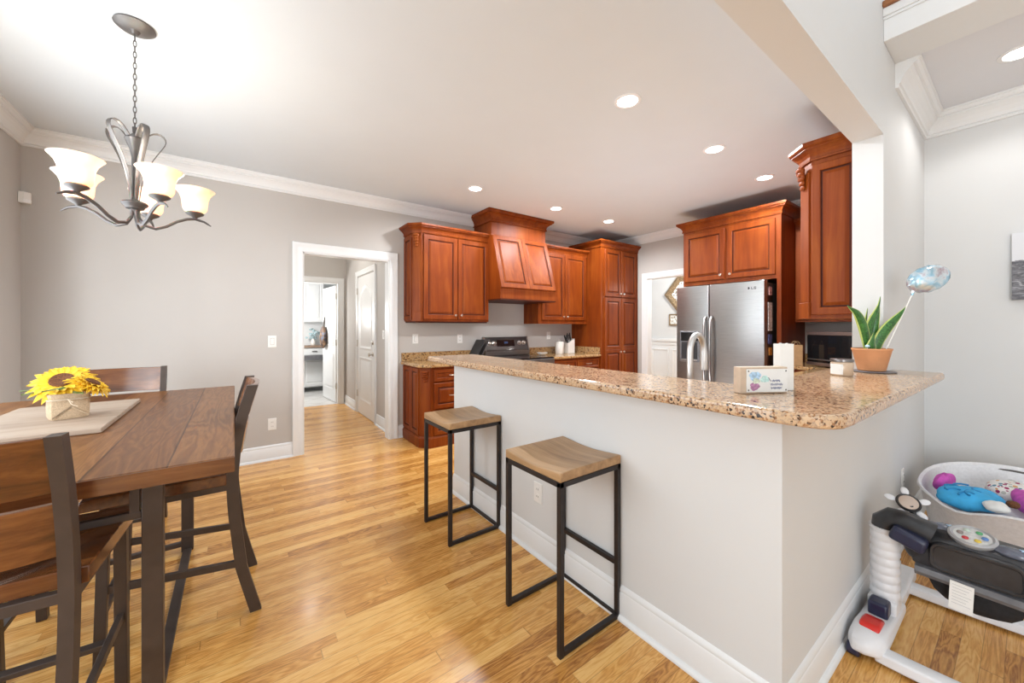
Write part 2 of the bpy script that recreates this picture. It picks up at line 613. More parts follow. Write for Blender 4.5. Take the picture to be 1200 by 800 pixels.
def dup(root, loc, rz, label, group=None):
    r = root.copy()
    C.objects.link(r)
    r.location = loc
    r.rotation_euler = (0, 0, rz)
    r['label'] = label
    if group:
        r['group'] = group

    def rec(src, dst):
        for ch in list(src.children):
            c = ch.copy()
            C.objects.link(c)
            c.parent = dst
            rec(ch, c)
    rec(root, r)
    return r


def frame(origin, u, n):
    """matrix: local x -> u (horizontal), local y -> up (Z), local z -> n (outward)"""
    u = Vector(u).normalized(); n = Vector(n).normalized(); z = Vector((0, 0, 1))
    m = Matrix.Identity(4)
    for i, a in enumerate((u, z, n)):
        m[0][i], m[1][i], m[2][i] = a
    m[0][3], m[1][3], m[2][3] = origin
    return m


def rect_ring(w, h, d, z, x0=0, y0=0):
    return [(x0 + d, y0 + d, z), (x0 + w - d, y0 + d, z), (x0 + w - d, y0 + h - d, z), (x0 + d, y0 + h - d, z)]


def panel(mb, w, h, t=0.02, stile=0.055, x0=0, y0=0, raised=True, back=0.0):
    e = min(stile, w * 0.32, h * 0.32)
    rg = [rect_ring(w, h, 0, back, x0, y0), rect_ring(w, h, 0, t - 0.004, x0, y0), rect_ring(w, h, 0.004, t, x0, y0),
          rect_ring(w, h, e - 0.008, t, x0, y0), rect_ring(w, h, e - 0.002, t - 0.004, x0, y0), rect_ring(w, h, e + 0.002, t - 0.011, x0, y0)]
    if raised and min(w, h) > 2 * e + 0.07:
        rg += [rect_ring(w, h, e + 0.009, t - 0.011, x0, y0), rect_ring(w, h, e + 0.030, t - 0.001, x0, y0)]
    f0 = len(mb.f)
    mb.loft(rg)
    mb.dark |= set(range(f0 + 16, f0 + 4 * min(6, len(rg) - 1)))
    return mb


# ------------------------------------------------------------------ SETTING
CEIL = 2.80
KX = 5.38      # kitchen right wall
RX = 4.20      # living-side right wall
BY = 4.45      # back wall
LX = -1.29     # left wall
WY0, WY1 = 0.47, 0.60   # pass-through wall

fl = MB().box(-3.2, RX, -3.2, WY0, -0.05, 0).box(LX, KX, WY0, BY, -0.05, 0).box(0.57, 1.47, BY, 4.58, -0.05, 0).box(0.1, 1.55, 4.58, 7.05, -0.05, 0).box(KX, 7.2, 0.6, 6.2, -0.05, 0)
struct(fl.build('floor', 'oak'))
struct(MB().box(-0.6, 2.3, 7.05, 9.9, -0.05, 0.0).build('floor_laundry', 'tile'))
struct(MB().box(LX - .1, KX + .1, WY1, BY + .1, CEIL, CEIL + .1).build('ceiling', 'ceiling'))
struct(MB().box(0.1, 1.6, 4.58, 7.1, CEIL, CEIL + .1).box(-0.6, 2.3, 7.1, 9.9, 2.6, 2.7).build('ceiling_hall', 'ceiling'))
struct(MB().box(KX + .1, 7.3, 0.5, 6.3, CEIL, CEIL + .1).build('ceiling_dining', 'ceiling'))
struct(MB().box(3.15, RX + .1, -3.2, WY0, 2.88, 3.0).build('ceiling_living', plain('living_ceiling', (0.76, 0.77, 0.80), 0.85, var=0.01, scale=3)))

# walls
struct(MB().box(LX - .1, 0.57, BY, 4.58, 0, CEIL).box(0.57, 1.47, BY, 4.58, 2.10, CEIL).box(1.47, KX + .1, BY, 4.58, 0, CEIL).build('wall_back', 'wall'))
struct(MB().box(LX - .12, LX, -1.2, .75, 0, CEIL).box(LX - .12, LX, 3.75, BY, 0, CEIL).box(LX - .12, LX, .75, 3.75, 0, .5).box(LX - .12, LX, .75, 3.75, 2.4, CEIL).build('wall_left', 'wall'))
wn = MB()
for y in (.75, 1.75, 2.75, 3.70):
    wn.box(LX - .08, LX - .03, y, y + .05, .5, 2.4)
wn.box(LX - .08, LX - .03, .75, 3.75, .5, .55).box(LX - .08, LX - .03, .75, 3.75, 2.35, 2.4).box(LX - .075, LX - .035, .75, 3.75, 1.43, 1.47)
struct(wn.build('window_1', 'trim'))
struct(MB().box(KX, KX + .1, 0.5, 2.74, 0, CEIL).box(KX, KX + .1, 2.74, 3.65, 2.10, CEIL).box(KX, KX + .1, 3.65, BY, 0, CEIL).build('wall_right', 'wall'))
pw = MB().box(-3.2, 2.85, WY0, WY1, 2.37, 4.6).box(2.85, RX + .1, WY0, WY1, 0, 2.90).box(RX + .1, KX + .1, WY0, WY1, 0, CEIL).box(2.85, RX + .1, WY0, WY1, 2.90, CEIL + 1.8)
struct(pw.build('wall_passage', 'wall_light'))
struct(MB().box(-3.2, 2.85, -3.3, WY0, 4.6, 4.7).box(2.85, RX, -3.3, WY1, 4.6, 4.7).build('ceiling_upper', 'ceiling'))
struct(MB().box(-3.2, RX + .1, -3.4, -3.3, 0, 4.6).build('wall_rear', 'wall_light'))
struct(MB().box(RX, RX + .1, -3.2, WY0, 0, 2.91).build('wall_living', 'wall_light'))
struct(MB().box(0.0, 0.1, 4.58, 7.1, 0, CEIL).box(1.55, 1.65, 4.58, 7.1, 0, CEIL)
       .box(0.1, 0.55, 7.0, 7.1, 0, CEIL).box(0.55, 1.44, 7.0, 7.1, 2.07, CEIL).box(1.44, 1.55, 7.0, 7.1, 0, CEIL).build('wall_hall', 'wall'))
struct(MB().box(-0.7, -0.6, 7.1, 9.9, 0, 2.6).box(2.3, 2.4, 7.1, 9.9, 0, 2.6).box(-0.6, 2.3, 9.8, 9.9, 0, 2.6).box(1.65, 2.3, 7.05, 7.1, 0, 2.6).build('wall_laundry', 'trim'))
struct(MB().box(7.2, 7.3, 0.5, 6.3, 0, CEIL).box(KX + .1, 7.2, 6.2, 6.3, 0, CEIL).box(KX + .1, 7.2, 0.5, 0.6, 0, CEIL).build('wall_dining', 'wall_light'))

# knee wall of the bar
struct(MB().prism([(1.42, WY0), (2.85, WY0), (2.85, WY1), (1.54, WY1), (1.54, 2.725), (1.42, 2.725)], 0, 1.04).build('wall_peninsula', 'wall_light'))

CROWN = [(0, -.125), (.012, -.125), (.016, -.116), (.012, -.108), (.020, -.104), (.024, -.088), (.036, -.066), (.052, -.048), (.064, -.040), (.064, -.032), (.074, -.030), (.082, -.020), (.084, -.012), (.092, -.010), (.092, 0), (0, 0)]
def crown(name, path, zc, s=1.0, sgn=1):
    return struct(MB().sweep(path, [(sgn * d * s, zc + z * s) for d, z in CROWN]).build(name, 'trim'))
crown('trim_1', [(LX, -1.2), (LX, BY), (KX, BY), (KX, WY1)], CEIL, 1, -1)
CR2 = [(d * 1.15, z * 1.2) for d, z in CROWN]
struct(MB().sweep([(3.15, WY0), (RX, WY0), (RX, -3.2)], [(-d, 2.879 + z) for d, z in CR2]).build('trim_2', 'trim'))
BASE = [(0, 0), (.028, 0), (.028, .008), (.018, .020), (.014, .022), (.014, .118), (.010, .124), (.012, .132), (.006, .145), (0, .15)]
def base(name, *paths):
    m = MB()
    for p in paths:
        m.sweep(p, [(-d, z) for d, z in BASE])
    return struct(m.build(name, 'trim', smooth=True))
base('baseboard_back', [(LX, -1.2), (LX, BY), (0.48, BY)], [(1.56, BY), (1.63, BY)])
base('baseboard_peninsula', [(1.42, 2.725), (1.42, WY0), (RX, WY0), (RX, -3.2)][::1])
base('baseboard_hall', [(1.55, 7.0), (1.55, 6.28)], [(1.55, 5.20), (1.55, 4.58)], [(0.1, 4.58), (0.1, 7.0), (0.46, 7.0)])
base('baseboard_dining', [(7.2, 6.2), (7.2, 0.6)])

# loft edge above the living side: fascia, mouldings, stained nosing
struct(MB().box(2.85, 3.15, -3.2, WY0, 2.872, 3.045).box(2.835, 2.85, -3.2, WY0, 3.0, 3.045).box(2.842, 2.85, -3.2, WY0, 2.985, 3.0).build('trim_3', 'trim', bevel=.003))
struct(MB().box(2.815, 3.2, -3.2, WY0, 3.045, 3.075).build('trim_4', 'darkwood', bevel=.006))

# door casings
def casing_strip(mb, path3, n, wid=0.09):
    pass
def casing(name, org, u, n, w, h, cw=0.09, jamb=0.0, mat='trim'):
    """casing around an opening w x h with its lower left corner at org"""
    mb = MB(frame(org, u, n))
    prof = [(0, 0), (0, .012), (.012, .018), (.03, .014), (.06, .016), (.074, .024), (cw - .004, .024), (cw, .016), (cw, 0)]
    # path goes up the left side, across, down the right side; profile offset outwards
    rings = []
    for (x, y, sx, sy) in ((0, 0, -1, 0), (0, h, -1, 1), (w, h, 1, 1), (w, 0, 1, 0)):
        rings.append([(x + sx * d, y + sy * d, z) for d, z in prof])
    mb.loft(rings)
    if jamb:
        for a, b in ((0, 0.012), (w - .012, w)):
            mb.box(a, b, 0, h, -jamb, 0.002)
        mb.box(0, w, h - .012, h, -jamb, .002)
    return struct(mb.build(name, mat, smooth=True))
casing('trim_5', (0.57, BY, 0), (1, 0, 0), (0, -1, 0), 0.90, 2.10, 0.095, 0.13)
casing('trim_6', (0.55, 7.0, 0), (1, 0, 0), (0, -1, 0), 0.89, 2.07, 0.085, 0.1)
casing('trim_7', (KX, 3.65, 0), (0, -1, 0), (-1, 0, 0), 0.91, 2.10, 0.09, 0.1)
casing('trim_8', (1.55, 6.18, 0), (0, -1, 0), (-1, 0, 0), 0.88, 2.10, 0.075, 0.0)

# wainscot of the dining room
wm = MB(frame((7.2, 6.2, 0), (0, -1, 0), (-1, 0, 0)))
wm.box(0, 5.6, 0.15, 1.03, 0, 0.012).box(0, 5.6, 1.03, 1.08, 0, 0.045).box(0, 5.6, 0.955, 1.03, 0, 0.022)
for k in range(9):
    x = 1.44 + k * 0.46
    for r0 in (0,):
        wm.loft([rect_ring(.38, .62, d, z, x, .25) for d, z in ((0, .012), (0, .03), (.025, .03), (.03, .017))])
struct(wm.build('trim_9', 'trim'))

# hall door: two arched panels, hinges, knob
def arch_outline(x0, x1, y0, y1, rise, d, z, n=10):
    pts = [(x0 + d, y0 + d, z), (x1 - d, y0 + d, z)]
    for k in range(n + 1):
        a = k / n
        x = (x1 - d) + (x0 + d - (x1 - d)) * a
        y = y1 - d - rise * (1 - max(0, math.sin(PI * a)) ** 0.9)
        pts.append((x, y, z))
    return pts
dr = MB(frame((1.545, 6.17, 0.01), (0, -1, 0), (-1, 0, 0)))
W, Hd = 0.86, 2.07
dr.box(0, W, 0, Hd, -0.035, 0.0)
door1 = struct(dr.build('door_1', 'door_paint', bevel=.002))
pm = MB(frame((1.545, 6.17, 0.01), (0, -1, 0), (-1, 0, 0)))
for (a, b, c, d_, rise) in ((.12, .74, .98, 1.93, .16), (.12, .74, .20, .86, 0.0)):
    pm.loft([arch_outline(a, b, c, d_, rise, d, z) for d, z in ((0, 0.0), (0.006, .008), (.02, .009), (.032, .001), (.05, .001), (.075, .008))])
pm.build('door_panels', 'door_paint', door1, smooth=True)
kb = MB(frame((1.545, 6.17, 0.01), (0, -1, 0), (-1, 0, 0)))
kb.lathe([(.03, 0), (.03, .008), (.011, .012), (.011, .035), (.028, .045), (.030, .055), (.02, .066)], 16, (.80, .93, 0))
kb.build('door_handle', 'nickel', door1, smooth=True)
kb = MB(frame((1.545, 6.17, 0.01), (0, -1, 0), (-1, 0, 0)))
kb.lathe([(.028, 0), (.028, .012), (.018, .02)], 16, (.80, 1.09, 0))
kb.build('deadbolt', 'nickel', door1, smooth=True)
for z in (.25, 1.02, 1.82):
    MB().box(1.528, 1.56, 6.165, 6.185, z, z + .1).build('hinge', 'nickel', door1)
# laundry door, standing open
dl = MB(frame((1.43, 7.10, 0.01), (-0.06, 0.84, 0), (-1, -.07, 0)))
dl.box(0, .84, 0, 2.03, -.0175, .0175)
door2 = struct(dl.build('door_2', 'door_paint', bevel=.002))
dp = MB(frame((1.43, 7.10, 0.01), (-0.06, 0.84, 0), (-1, -.07, 0)))
for (c, d_) in ((.2, .86), (.98, 1.9)):
    dp.loft([arch_outline(.12, .72, c, d_, .02, d, z) for d, z in ((0, .0175), (.006, .025), (.03, .019), (.07, .025))])
dp.build('door_panels', 'door_paint', door2)
for z in (.25, 1.0, 1.8):
    MB().box(1.405, 1.435, 7.075, 7.10, z, z + .1).build('hinge', 'nickel', door2)

# ------------------------------------------------------------------ wall plates and sensor
def wall_plate(name, label, cat, org, u, n, kind='outlet', w=.072, h=.116, group=None, gangs=1):
    t = thing(name, label, cat, org, 0, group)
    f = frame(org, u, n)
    w = w * (1 + .62 * (gangs - 1))
    MB(f).loft([rect_ring(w, h, d, z, -w / 2, -h / 2) for d, z in ((0, 0.0005), (0, .004), (.004, .006))]).build('cover', 'plate', t)
    for g in range(gangs):
        cx = (g - (gangs - 1) / 2) * .045
        if kind == 'outlet':
            for s in (-1, 1):
                MB(f).lathe([(.0165, .006), (.0165, .008)], 14, (cx, s * .021, 0)).build('socket', 'plate', t)
                MB(f).box(cx - .008, cx - .005, s * .021 - .004, s * .021 + .006, .008, .0086).box(cx + .005, cx + .008, s * .021 - .004, s * .021 + .006, .008, .0086).build('slot', 'slot', t)
        else:
            MB(f).box(cx - .016, cx + .016, -.033, .033, .006, .007).build('rocker_surround', 'slot', t)
            MB(f).box(cx - .0145, cx + .0145, -.031, .031, .006, .010).build('rocker', 'plate', t)
    return t
wall_plate('light_switch', 'white switch plate on the back wall left of the white door casing, above the outlet', 'switch', (.301, BY, 1.176), (1, 0, 0), (0, -1, 0), 'switch')
wall_plate('wall_outlet', 'white outlet low on the back wall above the baseboard, left of the doorway', 'outlet', (.301, BY, .354), (1, 0, 0), (0, -1, 0))
wall_plate('light_switch', 'white switch plate above the counter backsplash just right of the doorway', 'switch', (1.788, BY, 1.174), (1, 0, 0), (0, -1, 0), 'switch')
wall_plate('wall_outlet', 'white outlet on the back wall above the counter, just left of the range', 'outlet', (2.401, BY, 1.165), (1, 0, 0), (0, -1, 0))
wall_plate('wall_outlet', 'white outlet on the back wall above the counter, right of the range beside the canister', 'outlet', (3.964, BY, 1.187), (1, 0, 0), (0, -1, 0))
wall_plate('wall_outlet', 'white outlet on the bar front behind the nearer stool', 'outlet', (1.42, 1.681, .361), (0, 1, 0), (-1, 0, 0))
wall_plate('wall_outlet', 'white outlet low on the wall under the bar end, left of the white basket', 'outlet', (3.356, WY0, .379), (1, 0, 0), (0, -1, 0))
wall_plate('light_switch', 'white switch plate on the hall wall right of the white panelled door', 'switch', (1.55, 4.92, 1.22), (0, -1, 0), (-1, 0, 0), 'switch')
t = thing('thermostat', 'small white thermostat box high on the hall wall right of the panelled door', 'thermostat', (1.55, 4.72, 1.5))
MB().box(1.525, 1.5495, 4.68, 4.76, 1.44, 1.56).build('housing', 'plate', t, bevel=.004)
MB().box(1.522, 1.526, 4.695, 4.745, 1.50, 1.54).build('display', plain('display_grey', (.35, .38, .36), .3), t)
t = thing('motion_sensor', 'small white motion sensor in the corner of left and back walls', 'sensor', (LX + .03, 4.40, 2.23))
MB().prism([(LX + .001, 4.395), (LX + .03, 4.40), (LX + .055, 4.425), (LX + .055, BY - .001), (LX + .001, BY - .001)], 2.24, 2.325).build('housing', 'plate', t, bevel=.006)
MB().prism([(LX + .028, 4.392), (LX + .034, 4.396), (LX + .058, 4.420), (LX + .05, 4.424)], 2.245, 2.27).build('lens', 'canring', t)

# ------------------------------------------------------------------ recessed lights
t0 = thing('recessed_light', '', 'ceiling light', (2.075, 1.555, CEIL), 0, 'recessed ceiling lights')
MB().lathe([(.085, .001), (.085, -.004), (.066, -.007), (.062, .0), (.062, .001)], 28).build('trim_ring', 'canring', t0, smooth=True, world=False)
MB().lathe([(.062, -.001), (.062, -.003), (.001, -.0045)], 28).build('lens', 'canglow', t0, world=False)
RL = [((2.075, 1.555), 'glowing recessed ceiling light nearest the camera, the largest of the kitchen ones'),
      ((3.22, 1.55), 'recessed ceiling light between the nearest one and the one beside the tall end cabinet'),
      ((4.235, 1.55), 'recessed ceiling light just left of the tall cabinet beside the white column'),
      ((2.075, 3.50), 'recessed ceiling light above and left of the wooden range hood'),
      ((3.235, 3.49), 'recessed ceiling light just right of the wooden range hood top'),
      ((4.225, 3.48), 'recessed ceiling light above the tall pantry cabinet')]
for i, (p, lab) in enumerate(RL):
    o = t0 if i == 0 else dup(t0, (p[0], p[1], CEIL), 0, lab)
    o['label'] = lab
    lamp('can_lamp', 'SPOT', (p[0], p[1], CEIL - .02), CAN_W, .06, (0, 0, 0), (.93, .97, 1), spot=2.95)
dup(t0, (3.60, 0.03, 2.88), 0, 'recessed light in the lower ceiling at the upper right edge of the photo', 'recessed ceiling lights')
lamp('can_lamp', 'SPOT', (3.60, 0.03, 2.85), CAN_W * .15, .06, (0, 0, 0), (1, .98, .96), spot=2.6)
lamp('hall_fill', 'POINT', (.8, 5.8, 2.5), HALL_W, .12)  # unseen fill light added for the hall
lamp('laundry_fill', 'POINT', (.6, 7.7, 1.5), LAUNDRY_W, .15, color=(1, .99, .97))  # unseen fill added at mid height to brighten the white cabinets
lamp('dining_room_fill', 'POINT', (6.3, 3.2, 2.3), DINING_W, .15, color=(1, .98, .95))  # added out of view to light the room beyond the kitchen

# ------------------------------------------------------------------ cabinets
CC = [(0, -.004), (.012, -.004), (.014, .006), (.008, .010), (.010, .024), (.020, .042), (.036, .056), (.050, .062), (.050, .070), (.060, .072), (.066, .080), (.066, .098), (0, .098)]   # cabinet crown
def knob(org, n, parent):
    u = Vector((0, 0, 1)).cross(Vector(n))
    MB(frame(org, u, n)).lathe([(.006, 0), (.005, .012), (.013, .018), (.015, .024), (.010, .030)], 12).build('knob', 'nickel', parent, smooth=True)
def pull(org, u, n, parent, L=.10):
    m = MB(frame(org, u, n))
    m.tube([(-L / 2, 0, 0), (-L / 2, 0, .016), (-L / 2 + .015, 0, .027), (0, 0, .030), (L / 2 - .015, 0, .027), (L / 2, 0, .016), (L / 2, 0, 0)], .005, 8)
    m.build('pull', 'nickel', parent, smooth=True)
def door(org, u, n, w, h, parent, knobx=None, knoby=None, name='door', t=.02, stile=.058, pullat=None):
    d = panel(MB(frame(org, u, n)), w, h, t, stile).build(name, 'cherry', parent)
    o = Vector(org); U = Vector(u).normalized(); N = Vector(n).normalized()
    if knobx is not None:
        knob(o + U * knobx + Vector((0, 0, knoby)) + N * t, n, d)
    if pullat:
        pull(o + U * pullat[0] + Vector((0, 0, pullat[1])) + N * (t + .001), u, n, d)
    return d
def corbel(mb, c, n, w=.075, h=.12):
    """carved scroll bracket under a crown"""
    u = Vector((0, 0, 1)).cross(Vector(n))
    f = frame(c, u, n)
    old = mb.M
    mb.M = f
    for k in range(5):
        a = k / 4
        mb.ell((0, -h * a, .016 * (1 - a) + .006), (w / 2 * (1 - .35 * a), h * .16, .018 * (1 - .5 * a) + .004), 10, 6)
    for s in (-1, 1):
        mb.ell((s * w * .32, -.01, .02), (.012, .018, .014), 8, 6)
        mb.ell((s * w * .28, -.05, .014), (.010, .022, .012), 8, 6)
    mb.ell((0, -.03, .026), (.012, .03, .010), 8, 6)
    mb.M = old

# left wall cabinet of the back wall
Yf = 4.12
c1 = thing('wall_cabinet', 'cherry two-door wall cabinet on the back wall left of the range hood', 'cabinet', (1.65, BY, 1.385))
MB().prism([(1.65, BY - .002), (1.65, 4.20), (1.73, Yf), (2.64, Yf), (2.64, BY - .002)], 1.385, 2.46).build('body', 'cherry', c1)
door((1.75, Yf, 1.41), (1, 0, 0), (0, -1, 0), .435, .98, c1, .40, .05)
door((2.195, Yf, 1.41), (1, 0, 0), (0, -1, 0), .435, .98, c1, .035, .05)
m = MB(); m.sweep([(2.64, Yf), (1.73, Yf), (1.65, 4.20), (1.65, BY)][::-1], [(-d, 2.405 + z) for d, z in CC]); m.build('crown_moulding', 'cherry', c1)
panel(MB(frame((1.65, 4.44, 1.40), (0, -1, 0), (-1, 0, 0))), .23, .98, .012, .05).build('side_panel', 'cherry', c1)
m = MB(frame((1.655, 4.195, 1.385), (.08, -.08, 0), (-1, -1, 0))); m.box(.008, .098, .11, .98, -.01, .012); m.box(.0, .106, .0, .11, -.01, .018); m.build('corner_pilaster', 'cherry', c1, bevel=.003)
m = MB(); corbel(m, (1.682, 4.152, 2.375), (-.7, -.7, 0)); m.build('corbel', 'cherry', c1, smooth=True)
MB().box(1.66, 2.63, 4.14, 4.44, 1.370, 1.385).build('light_rail', 'cherry_dark', c1)

# right wall cabinet of the back wall
c2 = thing('wall_cabinet', 'cherry two-door wall cabinet on the back wall between range hood and pantry', 'cabinet', (3.47, BY, 1.385))
MB().box(3.475, 4.465, Yf, BY, 1.40, 2.46).build('body', 'cherry', c2)
door((3.535, Yf, 1.42), (1, 0, 0), (0, -1, 0), .445, .98, c2, .41, .05)
door((3.99, Yf, 1.42), (1, 0, 0), (0, -1, 0), .445, .98, c2, .035, .05)
m = MB(); m.sweep([(3.475, BY), (3.475, Yf), (4.465, Yf)], [(-d, 2.405 + z) for d, z in CC]); m.build('crown_moulding', 'cherry', c2)
MB().box(3.475, 4.465, 4.115, 4.135, 1.365, 1.40).box(3.475, 3.495, 4.13, BY, 1.365, 1.40).build('light_rail', 'cherry', c2)

# range hood
hd = thing('range_hood', 'tall cherry wooden range hood with sloping panelled front', 'range hood', (3.08, BY, 1.68))
HX0, HX1 = 2.62, 3.52
MB().box(HX0, HX1, 4.02, BY, 2.48, 2.78).build('chimney_box', 'cherry', hd)
m = MB(); m.sweep([(HX0, BY), (HX0, 4.02), (HX1, 4.02), (HX1, BY)], [(-d * 1.35, 2.665 + z * 1.35) for d, z in CC]); m.build('crown_moulding', 'cherry', hd)
m = MB()
def yr(z):
    return 4.02 - (2.48 - z) / (2.48 - 1.80) * 0.20
rg = []
for z in (1.66, 1.79, 1.80, 2.48):
    y = yr(max(z, 1.80))
    rg.append([(HX0, y, z), (HX1, y, z), (HX1, BY, z), (HX0, BY, z)])
m.loft(rg); m.build('body', 'cherry', hd)
# sloped frame with two raised panels
sl = Vector((0, yr(1.80) - yr(2.48), 1.80 - 2.48)).normalized()
upv = -sl; uv = Vector((1, 0, 0)); nv = uv.cross(upv).normalized()
if nv.y > 0: nv = -nv
fm = Matrix.Identity(4)
for i, a in enumerate((uv, upv, nv)):
    fm[0][i], fm[1][i], fm[2][i] = a
fm[0][3], fm[1][3], fm[2][3] = (HX0, yr(1.80), 1.80)
Ls = math.hypot(0.68, 0.20)
pf = plain
MB(fm).box(0, .9, 0, Ls, 0, .012).build('front_board', 'cherry', hd)
for k in (0, 1):
    m = MB(fm); m.M = fm @ Matrix.Translation((0, 0, .012)); panel(m, .45, Ls, .018, .06, k * .45, 0, True); m.build('raised_panel', 'cherry', hd)
MB().box(HX0 - .004, HX1 + .004, yr(1.8) - .012, BY, 1.655, 1.67).build('bottom_rail', 'cherry_dark', hd)

# pantry
pt = thing('pantry_cabinet', 'floor to ceiling cherry pantry with four doors right of the back counter', 'cabinet', (4.92, 4.1, 0))
PY = 3.83
MB().box(4.47, KX - .002, PY, BY - .002, 0.10, 2.60).box(4.50, KX - .002, PY + .06, BY - .002, 0, .10).build('body', 'cherry', pt)
for k in (0, 1):
    x0 = 4.545 + k * .395
    door((x0, PY, 1.79), (1, 0, 0), (0, -1, 0), .385, .72, pt, .35 if k == 0 else .035, .05)
    d = MB(frame((x0, PY, .13), (1, 0, 0), (0, -1, 0)))
    panel(d, .385, .84, .02, .058, 0, 0); panel(d, .385, .80, .02, .058, 0, .84)
    dd = d.build('door', 'cherry', pt)
    knob((x0 + (.35 if k == 0 else .035), PY - .02, .93), (0, -1, 0), dd)
m = MB(); m.sweep([(4.47, BY), (4.47, PY), (KX, PY)], [(-d, 2.54 + z) for d, z in CC]); m.build('crown_moulding', 'cherry', pt)
MB().box(4.50, KX - .002, PY - .01, PY + .02, .0, .11).build('toe_rail', 'cherry_dark', pt)

# base cabinets, back wall
bc = thing('base_cabinet', 'cherry base cabinet with drawer stack and carved corner post right of the doorway', 'cabinet', (2.2, 4.15, 0))
FY = 3.86
MB().prism([(1.64, BY - .002), (1.64, 3.95), (1.73, FY), (2.715, FY), (2.715, BY - .002)], 0, .875).build('body', 'cherry', bc)
for z0, z1 in ((.72, .85), (.42, .70), (.13, .40)):
    door((1.76, FY, z0), (1, 0, 0), (0, -1, 0), .46, z1 - z0, bc, name='drawer', stile=.05, pullat=(.23, (z1 - z0) / 2))
door((2.235, FY, .13), (1, 0, 0), (0, -1, 0), .45, .72, bc, .05, .66)
for k in (0, 1):
    panel(MB(frame((1.64, 4.44 - k * .235, .13), (0, -1, 0), (-1, 0, 0))), .23, .73, .012, .045).build('side_panel', 'cherry', bc)
m = MB(frame((1.645, 3.945, .0), (.09, -.09, 0), (-1, -1, 0))); m.box(.012, .112, .13, .86, -.02, .012); m.build('corner_pilaster', 'cherry', bc, bevel=.003)
m = MB(); corbel(m, (1.678, 3.898, .83), (-.7, -.7, 0), .09, .10); m.build('corbel', 'cherry', bc, smooth=True)
MB().sweep([(1.64, BY - .004), (1.64, 3.95), (1.73, FY), (2.715, FY)], [(-0.0, 0), (-.018, 0), (-.018, .10), (-.008, .12), (0, .12)]).build('base_moulding', 'cherry', bc)
bc2 = thing('base_cabinet', 'cherry base cabinet with drawers between the range and the pantry', 'cabinet', (3.98, 4.15, 0))
MB().box(3.50, 4.468, FY, BY - .002, 0, .875).build('body', 'cherry', bc2)
for k in (0, 1):
    x0 = 3.51 + k * .47
    door((x0, FY, .72), (1, 0, 0), (0, -1, 0), .46, .13, bc2, name='drawer', stile=.03, pullat=(.23, .065))
    door((x0, FY, .13), (1, 0, 0), (0, -1, 0), .46, .57, bc2, .42 if k == 0 else .04, .52)
# worktops, back wall
def worktop(name, label, poly, splash, z0=.875, z1=.91, mat='granite_k'):
    t = thing(name, label, 'worktop', (poly[0][0], poly[0][1], z0))
    MB().prism(poly, z0, z1).build('slab', mat, t, bevel=.012, seg=3)
    m = MB()
    for s in splash:
        m.box(*s, z1, z1 + .10)
    m.build('backsplash', mat, t, bevel=.004)
    return t
worktop('granite_worktop', 'gold-brown granite worktop on the back wall left of the range', [(1.60, BY - .001), (1.60, 3.92), (1.72, 3.82), (2.715, 3.82), (2.715, BY - .001)], [(1.61, 2.715, BY - .022, BY - .001)])
worktop('granite_worktop', 'gold-brown granite worktop right of the range holding the canister and knife block', [(3.495, BY - .001), (3.495, 3.82), (4.468, 3.82), (4.468, BY - .001)], [(3.495, 4.446, BY - .022, BY - .001), (4.446, 4.468, 3.84, BY - .001)])

# range
rg_ = thing('range', 'dark stainless electric range with knobs on a slanted backguard under the wooden hood', 'range', (3.105, 4.1, 0))
RX0, RX1 = 2.722, 3.488
MB().box(RX0, RX1, 3.84, 4.43, .05, .90).build('body', 'steel_dark', rg_, bevel=.004)
MB().box(RX0, RX1, 3.80, 4.43, .90, .918).build('cooktop', 'black_gloss', rg_, bevel=.004)
MB().box(RX0 + .02, RX1 - .02, 3.80, 3.84, .20, .80).build('oven_door', 'steel_dark', rg_, bevel=.006)
MB().tube([(RX0 + .06, 3.80, .74), (RX0 + .06, 3.76, .75), (RX1 - .06, 3.76, .75), (RX1 - .06, 3.80, .74)], .012, 8).build('oven_handle', 'steel', rg_, smooth=True)
MB().box(RX0, RX1, 3.79, 3.84, .82, .90).build('front_trim', 'steel', rg_, bevel=.005)
bgp = [(4.43, .918), (4.34, .918), (4.335, 1.0), (4.35, 1.02), (4.385, 1.165), (4.40, 1.178), (4.43, 1.178)]
m = MB(); m.loft([[(x, y, z) for y, z in bgp] for x in (RX0 + .02, RX1 - .02)]); m.build('backguard', 'steel_dark', rg_, smooth=True)
for x0, x1 in ((RX0, RX0 + .022), (RX1 - .022, RX1)):
    m = MB(); m.loft([[(x, y - .008, z + (.006 if z > 1 else 0)) for y, z in bgp] for x in (x0, x1)]); m.build('end_cap', 'steel', rg_)
MB().box(RX0 + .02, RX1 - .02, 4.325, 4.345, .93, .985).build('vent_trim', 'steel', rg_, bevel=.003)
nb = Vector((0, -.97, .235)).normalized()
def on_guard(x, h):   # point on the slanted face
    return Vector((x, 4.35 + .035 * h, 1.02 + .145 * h))
gm = Matrix.Identity(4)
upg = Vector((0, .035, .145)).normalized(); ng = Vector((0, -.145, .035)).normalized()
def gframe(x, h):
    g = Matrix.Identity(4); p = on_guard(x, h)
    for i, a in enumerate((Vector((1, 0, 0)), upg, ng)):
        g[0][i], g[1][i], g[2][i] = a
    g[0][3], g[1][3], g[2][3] = p
    return g
MB(gframe(3.105, .5)).box(-.17, .13, -.045, .045, 0, .004).build('display_panel', 'black_gloss', rg_)
MB(gframe(3.09, .55)).box(-.03, .03, -.012, .012, .004, .005).build('clock', plain('clock_digits', (.05, .10, .25), .3), rg_)
for x in (2.80, 2.885, 3.325, 3.405):
    MB(gframe(x, .5)).lathe([(.032, 0), (.032, .006), (.024, .008), (.022, .032), (.016, .036)], 18).build('knob', 'nickel', rg_, smooth=True)
